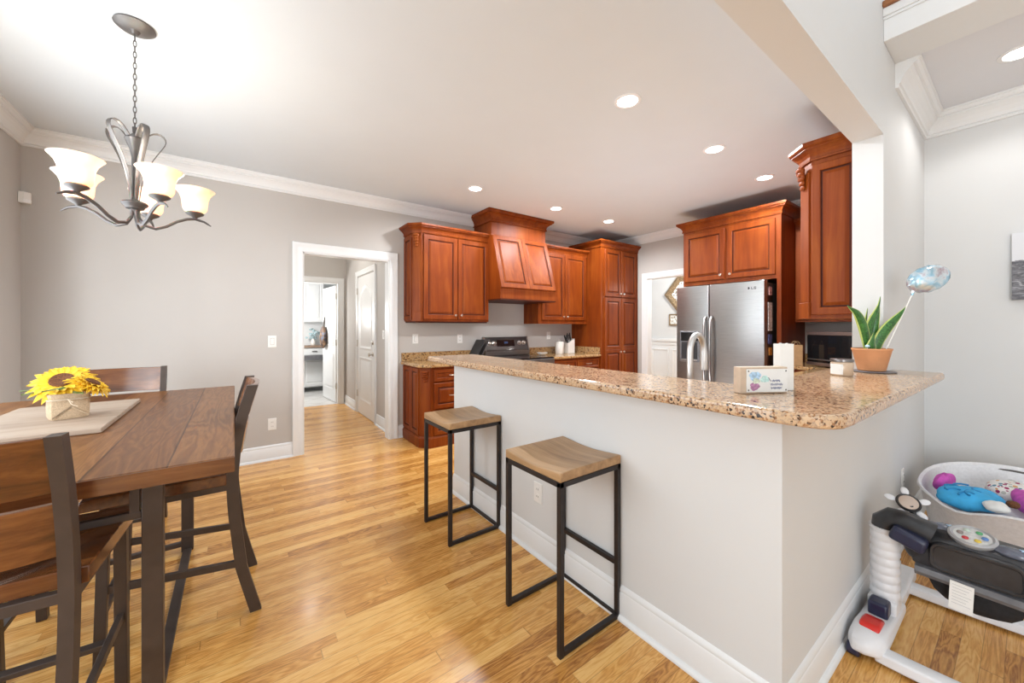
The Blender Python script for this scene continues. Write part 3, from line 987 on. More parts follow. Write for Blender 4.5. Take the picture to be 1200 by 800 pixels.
for (x, y, r) in ((2.93, 3.97, .10), (3.30, 3.97, .085), (2.92, 4.21, .08), (3.30, 4.21, .10)):
    MB().lathe([(r, .9182), (r, .9188), (r - .004, .9188), (r - .004, .9182)], 30, (x, y, 0), cap=False).build('burner_ring', 'greyrim', rg_)

for q_, (x_, lab) in enumerate(((2.50, 'outer of two dark metal trays leaning against the left side of the range back'), (2.57, 'inner of two dark metal trays leaning against the left side of the range back'))):
    m = MB(); m.bar((x_, 4.30, .914), (x_ + .135, 4.30, 1.15), .22, .012, up=(1, 0, .5)); o = m.build('baking_tray', 'steel_dark' if q_ else 'black', bevel=.003); tag(o, lab, 'tray', 'trays leaning by the range')
# canister, knife block, spoon rest
t = thing('canister', 'white ceramic canister with lid on the counter right of the range', 'canister', (4.03, 4.27, .91))
MB().lathe([(.062, .911), (.066, .92), (.066, 1.06), (.064, 1.065)], 24, (4.03, 4.27, 0)).build('jar', 'ceramic', t, smooth=True)
MB().lathe([(.069, 1.065), (.069, 1.085), (.06, 1.092), (.012, 1.096), (.012, 1.108), (.018, 1.118), (.008, 1.124)], 24, (4.03, 4.27, 0)).build('lid', 'ceramic', t, smooth=True)
t = thing('knife_block', 'cream knife block with black handles beside the white canister', 'knife block', (4.25, 4.27, .91))
MB().loft([[(4.17, y, .911), (4.31, y, .911), (4.31, y, 1.14), (4.17, y, 1.06)] for y in (4.22, 4.34)]).build('block', 'ceramic', t, bevel=.004)
for i, (dx, dy) in enumerate(((.02, .03), (.05, .06), (.08, .03), (.05, .10), (.10, .09), (.11, .05))):
    x, y = 4.17 + dx, 4.22 + dy; z = 1.06 + dx * .57
    MB().tube([(x, y, z), (x - .02, y, z + .05), (x - .035, y, z + .09), (x - .03, y, z + .105)], [.008, .010, .011, .007], 8).build('knife_handle', 'black', t, smooth=True)
t = thing('spoon_rest', 'small white dish on the counter just right of the range', 'dish', (3.62, 4.2, .91))
MB().lathe([(.03, .911), (.045, .913), (.075, .935), (.08, .945), (.074, .943), (.04, .922), (.002, .920)], 24, (3.62, 4.2, 0)).build('bowl', 'ceramic', t, smooth=True)
MB().box(3.615, 3.70, 4.19, 4.205, .944, .95).build('spoon', 'ceramic', t, bevel=.003)

# kitchen right side: end cabinet on the pass-through wall
ec = thing('wall_cabinet', 'tall-panelled cherry wall cabinet end with carved corner beside the white column', 'cabinet', (3.9, .76, 1.375))
MB().prism([(3.10, WY1 + .001), (4.99, WY1 + .001), (4.99, .94), (3.18, .94), (3.10, .86)], 1.375, 2.49).build('body', 'cherry', ec)
panel(MB(frame((3.10, .855, 1.40), (0, -1, 0), (-1, 0, 0))), .25, .99, .016, .05).build('end_panel', 'cherry', ec)
m = MB(frame((3.175, .935, 1.375), (-.08, -.08, 0), (-1, 1, 0))); m.box(.008, .098, .11, .98, -.01, .012); m.box(.0, .106, .0, .11, -.01, .018); m.build('corner_pilaster', 'cherry', ec, bevel=.003)
m = MB(); corbel(m, (3.13, .91, 2.385), (-.7, .7, 0)); m.build('corbel', 'cherry', ec, smooth=True)
m = MB(); m.sweep([(3.10, WY1), (3.10, .86), (3.18, .94), (4.99, .94)], [(d, 2.425 + z * 1.1) for d, z in CC]); m.build('crown_moulding', 'cherry', ec)
for k in range(3):
    door((3.24 + k * .58, .94, 1.40), (1, 0, 0), (0, 1, 0), .56, .99, ec, .5, .05)
# upper on the right wall
rc = thing('wall_cabinet', 'narrow visible cherry wall cabinet between the refrigerator panel and the tall end cabinet', 'cabinet', (5.2, 1.2, 1.375))
MB().box(5.06, KX - .002, .945, 1.548, 1.375, 2.47).build('body', 'cherry', rc)
door((5.06, 1.535, 1.40), (0, -1, 0), (-1, 0, 0), .42, .98, rc, .38, .05)
m = MB(); m.sweep([(5.06, 1.01), (5.06, 1.548)], [(d, 2.415 + z) for d, z in CC]); m.build('crown_moulding', 'cherry', rc)

# refrigerator surround
fc = thing('refrigerator_cabinet', 'cherry cabinet over the refrigerator with two doors and a tall side panel', 'cabinet', (5.0, 2.08, 0))
FX = 4.66
MB().box(FX, KX - .002, 1.55, 1.59, 0, 1.84).build('tall_side_panel', 'cherry', fc)
MB().box(FX, KX - .002, 2.60, 2.63, 0, 1.84).build('left_side_panel', 'cherry', fc)
MB().box(FX, KX - .002, 1.55, 2.63, 1.84, 2.56).build('body', 'cherry', fc)
door((FX, 2.61, 1.885), (0, -1, 0), (-1, 0, 0), .49, .60, fc, .45, .05)
door((FX, 2.09, 1.885), (0, -1, 0), (-1, 0, 0), .49, .60, fc, .04, .05)
m = MB(); m.sweep([(KX - .004, 2.63), (FX, 2.63), (FX, 1.55), (KX - .004, 1.55)], [(-d, 2.525 + z * 1.15) for d, z in CC]); m.build('crown_moulding', 'cherry', fc)

# refrigerator
fr = thing('refrigerator', 'stainless side-by-side refrigerator with ice dispenser', 'refrigerator', (4.9, 2.1, 0))
FFX = 4.45
MB().box(4.53, 5.30, 1.635, 2.59, .03, 1.79).build('case', 'steel_dark', fr, bevel=.006)
def fdoor(y0, y1, nm):
    m = MB()
    n = 10
    pr_ = []
    for k in range(n + 1):
        a = k / n
        y = y0 + (y1 - y0) * a
        pr_.append((FFX - .012 * math.sin(PI * a) , y))
    poly = pr_ + [(4.525, y1), (4.525, y0)]
    m.prism(poly, .06, 1.81)
    return m.build(nm, 'steel', fr, smooth=True, bevel=.006)
fd1 = fdoor(2.207, 2.60, 'freezer_door')
fd2 = fdoor(1.63, 2.197, 'refrigerator_door')
for y, par in ((2.235, fd1), (2.165, fd2)):
    m = MB(); m.tube([(FFX - .005, y, .62), (FFX - .045, y, .66), (FFX - .062, y, .85), (FFX - .066, y, 1.03), (FFX - .062, y, 1.22), (FFX - .045, y, 1.41), (FFX - .005, y, 1.44)], .014, 10); m.build('handle', 'steel', par, smooth=True)
MB().box(FFX - .016, FFX + .01, 2.31, 2.55, .90, 1.27).build('dispenser_frame', 'greyrim', fd1, bevel=.006)
MB().box(FFX - .020, FFX + .01, 2.325, 2.535, 1.15, 1.255).build('dispenser_display', 'black_gloss', fd1, bevel=.003)
MB().box(FFX - .018, FFX + .01, 2.33, 2.53, .93, 1.14).build('dispenser_recess', 'black', fd1, bevel=.003)
MB().box(FFX - .030, FFX - .017, 2.33, 2.53, .915, .935).build('drip_tray', 'steel', fd1, bevel=.003)
# maker's mark: small dark device with two letters
mk = MB()
y0 = 1.735
mk.lathe([(.013, 0), (.013, .002)], 16)
mk.v = [(FFX - .007 - p[2], y0 + .045 + p[0], 1.735 + p[1]) for p in mk.v]
mk.box(FFX - .008, FFX - .005, y0 + .012, y0 + .017, 1.722, 1.748).box(FFX - .008, FFX - .005, y0 - .002, y0 + .014, 1.722, 1.727)
mk.box(FFX - .008, FFX - .005, y0 - .014, y0 - .009, 1.722, 1.748).box(FFX - .008, FFX - .005, y0 - .028, y0 - .012, 1.743, 1.748).box(FFX - .008, FFX - .005, y0 - .028, y0 - .012, 1.722, 1.727).box(FFX - .008, FFX - .005, y0 - .028, y0 - .024, 1.722, 1.737).box(FFX - .008, FFX - .005, y0 - .028, y0 - .018, 1.734, 1.738)
mk.build('maker_mark', 'black', fd2)
for z in (1.795,):
    MB().box(4.50, 4.58, 1.65, 1.70, z, z + .03).build('hinge_cover', 'greyrim', fr)
# papers and magnets on the side
def magnet(label, name, x0, x1, z0, z1, col, cat):
    m = MB().box(x0, x1, 1.628, 1.6345, z0, z1)
    o = m.build(name, plain(name + '_print', col, .5, 0, .5, 40))
    tag(o, label, cat, 'papers and magnets on the refrigerator side')
magnet('large pale photo strip on the refrigerator side, below the red magnet', 'photo_strip', 4.55, 4.645, 1.28, 1.58, (.62, .58, .56), 'photo')
magnet('small red and white magnet at the top of the refrigerator side', 'fridge_magnet', 4.57, 4.635, 1.66, 1.75, (.55, .30, .28), 'magnet')
magnet('dark blue magnet on the refrigerator side under the pale photo strip', 'fridge_magnet', 4.56, 4.64, 1.14, 1.24, (.10, .12, .30), 'magnet')
magnet('orange paper flower magnet low on the refrigerator side', 'fridge_magnet', 4.57, 4.64, 1.02, 1.10, (.75, .28, .05), 'magnet')

# lower run along the right side with worktop
lc = thing('base_cabinet', 'cherry base cabinet run in the kitchen corner behind the bar', 'cabinet', (4.0, .9, 0))
MB().prism([(1.56, WY1 + .002), (KX - .002, WY1 + .002), (KX - .002, 1.545), (4.76, 1.545), (4.76, 1.22), (2.18, 1.22), (2.18, 2.70), (1.56, 2.70)], .10, .872).build('body', 'cherry', lc)
for k in range(5):
    door((2.22 + k * .5, 1.22, .13), (1, 0, 0), (0, 1, 0), .47, .72, lc, .42, .66)
for k in range(3):
    door((2.18, 2.68 - k * .48, .13), (0, -1, 0), (1, 0, 0), .46, .72, lc, .42, .66)
wt = thing('granite_worktop', 'lower granite worktop behind the raised bar, holding the microwave', 'worktop', (4, .9, .875))
MB().prism([(1.545, WY1 + .002), (KX - .002, WY1 + .002), (KX - .002, 1.545), (4.72, 1.545), (4.72, 1.26), (2.22, 1.26), (2.22, 2.72), (1.545, 2.72)], .875, .91).build('slab', 'granite_k', wt, bevel=.01)
MB().box(2.86, KX - .024, WY1 + .001, WY1 + .022, .91, 1.01).box(KX - .024, KX - .002, WY1 + .001, 1.545, .91, 1.01).build('backsplash', 'granite_k', wt)

# microwave, diagonal in the corner
mwv = thing('microwave', 'black-fronted stainless microwave standing diagonally in the counter corner', 'microwave', (4.53, 1.19, .91))
f = frame((4.90, 1.385, .915), (-.5, -.866, 0), (-.866, .5, 0))
mwd = MB(f).box(0, .54, .01, .355, -.36, 0).build('case', 'steel_dark', mwv, bevel=.005)
MB(f).box(.005, .535, .045, .32, 0, .018).build('door_glass', 'black_gloss', mwv, bevel=.004)
mwt = plain('mw_trim', (.36, .27, .24), .3, .8)
MB(f).box(.0, .54, .01, .043, 0, .022).build('lower_trim', mwt, mwv, bevel=.003)
MB(f).box(.0, .54, .322, .355, 0, .022).build('upper_trim', mwt, mwv, bevel=.003)
MB(f).tube([(.04, .075, .018), (.04, .075, .045), (.36, .075, .045), (.36, .075, .018)], .007, 8).build('handle', 'steel_dark', mwv, smooth=True)
for s in (.03, .5):
    MB(f).box(s, s + .02, -.005, .012, -.2, -.17).build('foot', 'black', mwv)

# kraft bag beside the microwave
def bag(name, label, c, w, d, h, mat, rz=0.0, hr=.02):
    t = thing(name, label, 'bag', c, rz)
    x, y, z = 0, 0, 0
    MB().loft([[(-w / 2, -d / 2, .001), (w / 2, -d / 2, .001), (w / 2, d / 2, .001), (-w / 2, d / 2, .001)], [(-w / 2, -d / 2, h), (w / 2, -d / 2, h), (w / 2, d / 2, h), (-w / 2, d / 2, h)],
               [(-w / 2 + .003, -d / 2 + .003, h), (w / 2 - .003, -d / 2 + .003, h), (w / 2 - .003, d / 2 - .003, h), (-w / 2 + .003, d / 2 - .003, h)],
               [(-w / 2 + .003, -d / 2 + .003, .01), (w / 2 - .003, -d / 2 + .003, .01), (w / 2 - .003, d / 2 - .003, .01), (-w / 2 + .003, d / 2 - .003, .01)]]).build('body', mat, t, world=False)
    for s in (-1, 1):
        pts = [(hr * math.cos(a), s * (d / 2 - .001), h - .012 + 1.7 * hr * math.sin(a)) for a in [PI * k / 8 for k in range(9)]]
        MB().tube(pts, .0025, 6).build('handle', mat, t, smooth=True, world=False)
    return t
bag('kraft_bag', 'small brown paper bag with loop handles left of the microwave', (4.77, 1.455, .911), .10, .06, .22, 'kraft', -.9, .03)

# faucet
t = thing('sink_faucet', 'brushed nickel gooseneck faucet rising behind the bar in front of the refrigerator', 'faucet', (1.85, 1.01, .91))
pts = [(1.85, 1.01, .911), (1.85, 1.01, 1.19)] + [(1.85 + (.05 - .05 * math.cos(a)), 1.01 - .01 * (1 - math.cos(a)), 1.19 + .09 * math.sin(a)) for a in [PI * k / 10 for k in range(1, 11)]] + [(1.95, .99, 1.10)]
MB().tube(pts, [.015] * (len(pts) - 2) + [.018, .019], 14).build('spout', plain('faucet_nickel', (.62, .61, .60), .3, .85), t, smooth=True)
MB().lathe([(.028, .911), (.028, .93), (.018, .94)], 16, (1.85, 1.01, 0)).build('base_flange', 'nickel', t, smooth=True)
MB().tube([(1.85, 1.03, .96), (1.85, 1.07, .98), (1.84, 1.11, 1.0)], .007, 8).build('lever', 'nickel', t, smooth=True)

# ------------------------------------------------------------------ the raised bar top
bar = [(1.70, 2.91), (1.285, 2.91), (1.27, 2.895), (1.265, 2.6), (1.265, 1.4), (1.262, .75), (1.256, .55), (1.254, .44), (1.262, .37), (1.278, .332), (1.305, .307), (1.34, .293), (1.40, .288), (2.98, .262), (2.992, .27), (2.995, WY0 - .002), (2.848, WY0 - .002), (2.848, .69), (1.70, .69)]
o = MB().prism(bar, 1.041, 1.081).build('granite_countertop', 'granite', bevel=.012, seg=3)
tag(o, 'long polished granite breakfast bar top turning the corner on the half wall', 'countertop')
BZ = 1.081

# things on the bar
def card_sign():
    t = thing('message_sign', 'little wooden block sign with a watercolour card, standing on the granite bar', 'sign', (1.534, .57, BZ))
    ang = math.atan2(-.59, .807) + .10
    L = Matrix.Translation((1.545, .572, BZ)) @ Matrix.Rotation(ang, 4, 'Z') @ Matrix.Diagonal((.83, 1, 1, 1))
    MB(L).box(-.115, .105, -.012, .024, .001, .095).build('wood_block', plain('pale_birch', (.60, .46, .34), .6, 0, .08), t, bevel=.002)
    MB(L).box(-.088, .102, -.015, -.0125, .006, .088).build('card', 'paperwhite', t)
    for sx in (-.080, .094):
        for sz in (.013, .081):
            m = MB(L @ Matrix.Translation((sx, -.015, sz)) @ Matrix.Rotation(PI / 2, 4, 'X')); m.lathe([(.003, 0), (.003, .001)], 10); m.build('screw', 'slot', t)
    def blob(cx, cz, rx, rz_, col, nm, k=0, wob=.12):
        pts = []
        for i in range(22):
            a = 2 * PI * i / 22
            q = 1 + wob * math.sin(3 * a + k) + wob * .6 * math.sin(7 * a + 2 * k)
            pts.append((cx + rx * q * math.cos(a), cz + rz_ * q * math.sin(a)))
        m = MB(L)
        m.loft([[(p[0], -.0152 - .0001 * k, p[1]) for p in pts], [(p[0], -.0155 - .0001 * k, p[1]) for p in pts]])
        m.build(nm, plain(nm + '_ink', col, .7, 0, .3, 120), t)
    blob(-.050, .062, .026, .018, (.42, .60, .78), 'painted_umbrella', 0)
    blob(-.052, .026, .022, .014, (.45, .22, .36), 'painted_basket', 1)
    blob(-.045, .046, .016, .010, (.62, .70, .55), 'painted_leaves', 2)
    blob(-.005, .052, .020, .012, (.50, .72, .68), 'painted_leaves', 3)
    # brush-script lines
    for r, (zz, x0, x1) in enumerate(((.046, .028, .066), (.033, .020, .078), (.020, .024, .074))):
        pts = []
        n = 40
        for i in range(n + 1):
            a = i / n
            pts.append((x0 + (x1 - x0) * a, -.0156, zz + .0042 * math.sin(a * 2 * PI * (6 + r) + r) * (1 if (i // 5 + r) % 3 else .4)))
        MB(L).tube(pts, .0008, 5).build('script_line', plain('script_ink', (.10, .13, .28), .6), t)
    MB(L).tube([(.012, -.0156, .058), (.018, -.0156, .050), (.024, -.0156, .044)], .001, 5).build('script_line', 'navy', t)
card_sign()
bag('white_gift_bag', 'narrow tall white bag with a small loop, behind the watercolour sign', (1.69, .555, BZ), .052, .036, .175, 'paperwhite', -.6, .008)['category'] = 'bag'
t = thing('candle_jar', 'glass candle jar with dark lid and white label on the bar beside the potted plant', 'candle', (2.42, .548, BZ))
MB().lathe([(.040, .001), (.044, .006), (.044, .062), (.040, .068)], 28).build('jar', plain('tan_wax_jar', (.60, .45, .32), .12, 0, .05), t, smooth=True, world=False)
MB().lathe([(.043, .068), (.046, .070), (.046, .080), (.044, .082)], 28).build('lid', 'steel_dark', t, smooth=True, world=False)
lm = MB(); rr = []
for k in range(9):
    a = math.radians(118 + k * 10)
    rr.append([(.0446 * math.cos(a), .0446 * math.sin(a), z) for z in (.008, .058)] )
lm.loft([[(p[0][0], p[0][1], p[0][2]), (p[1][0], p[1][1], p[1][2]), (p[1][0] * .995, p[1][1] * .995, p[1][2]), (p[0][0] * .995, p[0][1] * .995, p[0][2])] for p in rr])
lm.build('label_sticker', 'paperwhite', t, world=False)

# potted snake plant
PX, PYY = 2.735, .497
t = thing('snake_plant', 'potted snake plant in a terracotta bowl pot on the end of the bar', 'plant', (PX, PYY, BZ))
pot = MB().lathe([(.052, .008), (.056, .010), (.079, .115), (.082, .118), (.082, .126), (.075, .126), (.072, .112), (.045, .10)], 32).build('pot', 'terracotta', t, smooth=True, world=False)
MB().lathe([(.0735, .108), (.04, .112), (.001, .113)], 24).build('soil', 'soil', t, world=False)
def leafblade(pts, w0, nm, tilt):
    """pointed blade with folded section; own UV across"""
    P = [Vector(p) for p in pts]
    vs, fs, uvs = [], [], []
    n = len(P)
    K = 5
    for i, p in enumerate(P):
        a = i / (n - 1)
        tdir = (P[min(i + 1, n - 1)] - P[max(i - 1, 0)]).normalized()
        s = tdir.cross(Vector((math.cos(tilt), math.sin(tilt), 0))).normalized()
        nn = s.cross(tdir)
        wd = w0 * (0.55 + .75 * math.sin(PI * min(1, a * 1.15 + .12)) ) * (1 - max(0, a - .45) ** 1.5 * 2.2)
        wd = max(wd, .001)
        for k in range(K):
            b = k / (K - 1) * 2 - 1
            vs.append(tuple(p + s * b * wd / 2 + nn * (abs(b) * wd * .22)))
            uvs.append((k / (K - 1), a))
    for i in range(n - 1):
        for k in range(K - 1):
            fs.append((i * K + k, i * K + k + 1, (i + 1) * K + k + 1, (i + 1) * K + k))
    me = bpy.data.meshes.new(nm)
    me.from_pydata(vs, [], fs)
    ul = me.uv_layers.new(name='uv')
    for lp in me.loops:
        ul.data[lp.index].uv = uvs[lp.vertex_index]
    me.materials.append(M['snake'])
    me.shade_smooth()
    o = bpy.data.objects.new(nm, me)
    C.objects.link(o)
    o.parent = t
    s = o.modifiers.new('solid', 'SOLIDIFY'); s.thickness = .003
    s = o.modifiers.new('sub', 'SUBSURF'); s.levels = s.render_levels = 1
    return o
RV = Vector((.807, -.59, 0))   # sideways as seen from the room
FV = Vector((.59, .807, 0))
VT = math.atan2(FV.y, FV.x)
def L3(a, b, z):
    p = RV * a + FV * b
    return (p.x, p.y, z)
leafblade([L3(-.01, 0, .10), L3(-.022, 0, .18), L3(-.045, -.01, .25), L3(-.075, -.015, .30), L3(-.105, -.02, .325), L3(-.130, -.02, .336), L3(-.148, -.02, .352)], .046, 'leaf', VT)
leafblade([L3(.0, .01, .10), L3(.0, .01, .19), L3(.014, .01, .26), L3(.038, .01, .31), L3(.052, .01, .355), L3(.055, .01, .405)], .052, 'leaf', VT + .3)
leafblade([L3(.015, -.005, .10), L3(.035, -.01, .17), L3(.07, -.015, .23), L3(.11, -.02, .28), L3(.15, -.02, .325), L3(.168, -.02, .352)], .046, 'leaf', VT - .2)
leafblade([L3(-.012, -.02, .10), L3(-.018, -.025, .13), L3(-.02, -.025, .155), L3(-.010, -.025, .215)], .055, 'leaf', VT)
leafblade([L3(.0, .03, .10), L3(.0, .03, .22), L3(.002, .03, .29), L3(.006, .03, .345)], .04, 'leaf', VT + .6)
leafblade([L3(.02, .02, .10), L3(.03, .02, .21), L3(.052, .02, .31), L3(.060, .02, .385)], .036, 'leaf', VT - .5)
MB(Matrix.Translation((0, 0, 0))).box(-.001, .001, -.001, .001, .10, .13).build('tag_stake', 'paperwhite', t, world=False).location = L3(-.05, -.03, 0)
m = MB(); m.ell((L3(-.05, -.03, 0)[0], L3(-.05, -.03, 0)[1], .138), (.014, .010, .008), 12, 6); m.build('plant_tag', plain('tag_blue', (.45, .65, .78), .4, 0, .4, 60), t, world=False)
o = MB().lathe([(.001, .001), (.088, .001), (.092, .004), (.088, .006), (.001, .006)], 28, (PX + .008, PYY - .005, BZ)).build('pot_coaster', plain('slate_coaster', (.18, .17, .18), .5, 0, .2))
tag(o, 'thin dark grey coaster under the terracotta pot', 'coaster')

# balloon on a stick
t = thing('foil_balloon', 'small blue foil balloon on a white stick stuck in the terracotta pot', 'balloon', (2.80, .43, BZ + .10))
MB().tube([(2.782, .455, BZ + .10), (2.87, .366, 1.485)], .0028, 8).build('stick', 'paperwhite', t, smooth=True)
bm_ = MB(Matrix.Translation((2.935, .315, 1.572)) @ Matrix.Rotation(-YAW, 4, 'Z') @ Matrix.Rotation(math.radians(-20), 4, 'Y'))
n = 28; rings = []
for k in range(1, 12):
    a = -PI / 2 + PI * k / 12
    r = math.cos(a) ** .8; z = math.sin(a)
    ring = []
    for j in range(n):
        th = 2 * PI * j / n
        wv = 1 + .035 * math.cos(th * 14) * (1 - abs(z)) ** 2
        ring.append((.105 * r * math.cos(th) * wv, .05 * z, .068 * r * math.sin(th) * wv))
    rings.append(ring)
bm_.loft(rings); bm_.build('balloon_body', 'foil', t, smooth=True)
MB().tube([(2.87, .366, 1.485), (2.873, .362, 1.50), (2.885, .352, 1.525)], [.004, .007, .003], 8).build('neck', 'foil', t, smooth=True)

# ------------------------------------------------------------------ stools
def make_stool():
    t = thing('bar_stool', '', 'bar stool', (1.225, 2.24, 0), 0, 'square bar stools at the breakfast bar')
    a, b, H_ = .188, .188, .70
    s = .022
    for sx in (-1, 1):
        for sy in (-1, 1):
            MB().box(sx * a - s / 2 * (1 + sx), sx * a + s / 2 * (1 - sx), sy * b - s / 2 * (1 + sy), sy * b + s / 2 * (1 - sy), 0, H_).build('leg', 'stoolmetal', t, world=False, bevel=.002)
    m = MB()
    m.box(-a, a, -b, -b + s, H_ - s, H_).box(-a, a, b - s, b, H_ - s, H_).box(-a, -a + s, -b, b, H_ - s, H_).box(a - s, a, -b, b, H_ - s, H_)
    m.build('seat_frame', 'stoolmetal', t, world=False, bevel=.002)
    MB().box(-a + s, a - s, -b, -b + s, 0.003, s).build('floor_rail', 'stoolmetal', t, world=False, bevel=.002)
    MB().box(-a + s, a - s, b - s, b, 0.003, s).build('floor_rail', 'stoolmetal', t, world=False, bevel=.002)
    MB().box(a - s, a, -b + s, b - s, 0.003, s).build('floor_rail', 'stoolmetal', t, world=False, bevel=.002)
    MB().box(a - s, a, -b + s, b - s, .24, .24 + s).build('footrest', 'stoolmetal', t, world=False, bevel=.002)
    # saddle seat: dips across Y
    vs, fs = [], []
    N = 12
    for i in range(N + 1):
        for j in range(N + 1):
            x = -a + 2 * a * i / N; y = -b + 2 * b * j / N
            vs.append((x, y, H_ + .040 - .014 * max(0, math.cos(y / b * PI / 2)) ** 1.2))
    top = len(vs)
    m = MB()
    m.v = vs[:]
    for i in range(N):
        for j in range(N):
            q = i * (N + 1) + j
            m.f.append((q, q + N + 1, q + N + 2, q + 1))
    bot = [(x, y, H_ + .0005) for x, y, z in vs]
    m.v += bot
    for i in range(N):
        for j in range(N):
            q = top + i * (N + 1) + j
            m.f.append((q, q + 1, q + N + 2, q + N + 1))
    def edge(seq):
        for p, q in zip(seq[:-1], seq[1:]):
            m.f.append((p, q, q + top, p + top))
    edge([i * (N + 1) for i in range(N, -1, -1)])
    edge([i * (N + 1) + N for i in range(N + 1)])
    edge([j for j in range(N + 1)])
    edge([N * (N + 1) + j for j in range(N, -1, -1)])
    m.build('seat', 'mango', t, world=False, smooth=True, bevel=.004)
    return t
st = make_stool()
st['label'] = 'farther square bar stool with wooden saddle seat, in front of the drawer cabinet'
dup(st, (1.228, 1.285, 0), 0, 'nearer square bar stool with wooden saddle seat, in front of the bar outlet')

# ------------------------------------------------------------------ dining table
TX0, TX1, TY0, TY1, TZ = -1.08, 0.0, 1.585, 3.49, .885
tb = thing('dining_table', 'counter-height dining table with dark planked wood top and brown metal legs', 'table', (-.54, 2.39, 0))
MB().box(TX0, TX1, TY0, TY1, TZ - .052, TZ).build('tabletop', 'table', tb, bevel=.004)
MB().box(TX0, TX1, TY0 - .006, TY0 + .0, TZ - .051, TZ - .002).build('end_board', 'chairwood', tb)
LXa, LXb, LYa, LYb = -.225, -.85, 1.775, 2.95
s = .055
for x in (LXa, LXb):
    for y in (LYa, LYb):
        MB().box(x - s / 2, x + s / 2, y - .02, y + .02, 0, TZ - .053).build('leg', 'darkmetal', tb, bevel=.003)
for x in (LXa, LXb):
    MB().box(x - .02, x + .02, LYa + .02, LYb - .02, .001, .018).build('floor_bar', 'darkmetal', tb, bevel=.003)
for y in (LYa, LYb):
    MB().box(LXb + s / 2, LXa - s / 2, y - .015, y + .015, .03, .055).build('floor_bar', 'darkmetal', tb, bevel=.003)
    MB().box(LXb + s / 2, LXa - s / 2, y - .012, y + .012, .678, .702).build('cross_rail', 'darkmetal', tb, bevel=.003)
    MB().box(LXb - s / 2, LXa + s / 2, y - .018, y + .018, TZ - .085, TZ - .053).build('apron', 'darkmetal', tb, bevel=.003)
    for x in (LXa - .045, LXb + .045):
        MB().box(x - .012, x + .012, y - .012, y + .012, .702, TZ - .085).build('rail_post', 'darkmetal', tb)

# chairs
def rear_y(z):
    P = [(-.305, 0), (-.25, .22), (-.222, .48), (-.215, .62), (-.228, .78), (-.255, .92), (-.292, 1.05)]
    for (y0, z0), (y1, z1) in zip(P[:-1], P[1:]):
        if z <= z1:
            a = (z - z0) / (z1 - z0)
            return y0 + (y1 - y0) * a
    return P[-1][0]
def make_chair():
    t = thing('counter_chair', '', 'chair', (0, 0, 0), 0, 'counter-height chairs at the dining table')
    hw = .225
    for sx in (-1, 1):
        x = sx * (hw - .02)
        rings = []
        for k in range(15):
            z = 1.05 * k / 14
            y = rear_y(z)
            rings.append([(x - .015, y - .022, z), (x + .015, y - .022, z), (x + .015, y + .022, z), (x - .015, y + .022, z)])
        MB().loft(rings).build('rear_leg', 'darkmetal', t, world=False, smooth=True)
        MB().bar((x, .20, 0), (x, .185, .605), .034, .034).build('front_leg', 'darkmetal', t, world=False, bevel=.003)
        MB().bar((x, .195, .29), (x, rear_y(.24) + .01, .24), .018, .030).build('side_stretcher', 'darkmetal', t, world=False, bevel=.002)
        MB().box(x - .013, x + .013, -.2, .17, .585, .615).build('seat_rail', 'darkmetal', t, world=False, bevel=.002)
    MB().bar((-hw + .035, .195, .20), (hw - .035, .195, .20), .034, .018).build('footrest', 'darkmetal', t, world=False, bevel=.002)
    MB().bar((-hw + .035, rear_y(.30), .30), (hw - .035, rear_y(.30), .30), .016, .028).build('rear_stretcher', 'darkmetal', t, world=False, bevel=.002)
    MB().box(-hw + .035, hw - .035, .16, .185, .585, .615).build('seat_frame', 'darkmetal', t, world=False, bevel=.002)
    MB().box(-hw + .035, hw - .035, -.215, -.19, .585, .615).build('seat_frame', 'darkmetal', t, world=False, bevel=.002)
    # scooped seat
    N = 18
    m = MB()
    x0, x1, y0, y1 = -.235, .235, -.195, .25
    def zt(x, y):
        r2 = ((x) / .17) ** 2 + ((y + .02) / .165) ** 2
        d = .013 if r2 < .72 else .013 * max(0, 1 - (r2 - .72) / .4)
        return .662 - d - .006 * max(0, (y - .2) / .05)
    vs = [(x0 + (x1 - x0) * i / N, y0 + (y1 - y0) * j / N) for i in range(N + 1) for j in range(N + 1)]
    top = len(vs)
    m.v = [(x, y, zt(x, y)) for x, y in vs] + [(x, y, .616) for x, y in vs]
    for i in range(N):
        for j in range(N):
            q = i * (N + 1) + j
            m.f.append((q, q + N + 1, q + N + 2, q + 1))
            m.f.append((q + top, q + 1 + top, q + N + 2 + top, q + N + 1 + top))
    def edge(seq):
        for p, q in zip(seq[:-1], seq[1:]):
            m.f.append((p, q, q + top, p + top))
    edge([i * (N + 1) for i in range(N, -1, -1)]); edge([i * (N + 1) + N for i in range(N + 1)])
    edge([j for j in range(N + 1)]); edge([N * (N + 1) + j for j in range(N, -1, -1)])
    m.build('seat', 'chairwood', t, world=False, smooth=True, bevel=.003)
    # curved back slats
    for nm, za, zb in (('top_slat', .895, 1.046), ('lower_slat', .72, .865)):
        rings = []
        K = 12
        for k in range(K + 1):
            a = k / K * 2 - 1
            x = a * (hw - .034)
            bow = -.030 * (1 - a * a)
            rings.append([(x, rear_y(za) + bow - .010, za), (x, rear_y(za) + bow + .012, za), (x, rear_y(zb) + bow + .012, zb), (x, rear_y(zb) + bow - .010, zb)])
        MB().loft(rings).build(nm, 'chairwood', t, world=False, smooth=True, bevel=.002)
    return t
ch = make_chair()
ch.location = (-.225, 2.345, 0); ch.rotation_euler = (0, 0, PI / 2)
ch['label'] = 'wood and metal counter chair at the right-hand long side of the dining table'
dup(ch, (-.545, 1.746, 0), math.radians(-4), 'nearest wood and metal counter chair, seen from behind at the table end')
dup(ch, (-.60, 3.255, 0), PI, 'wood and metal counter chair at the far table end by the back wall')
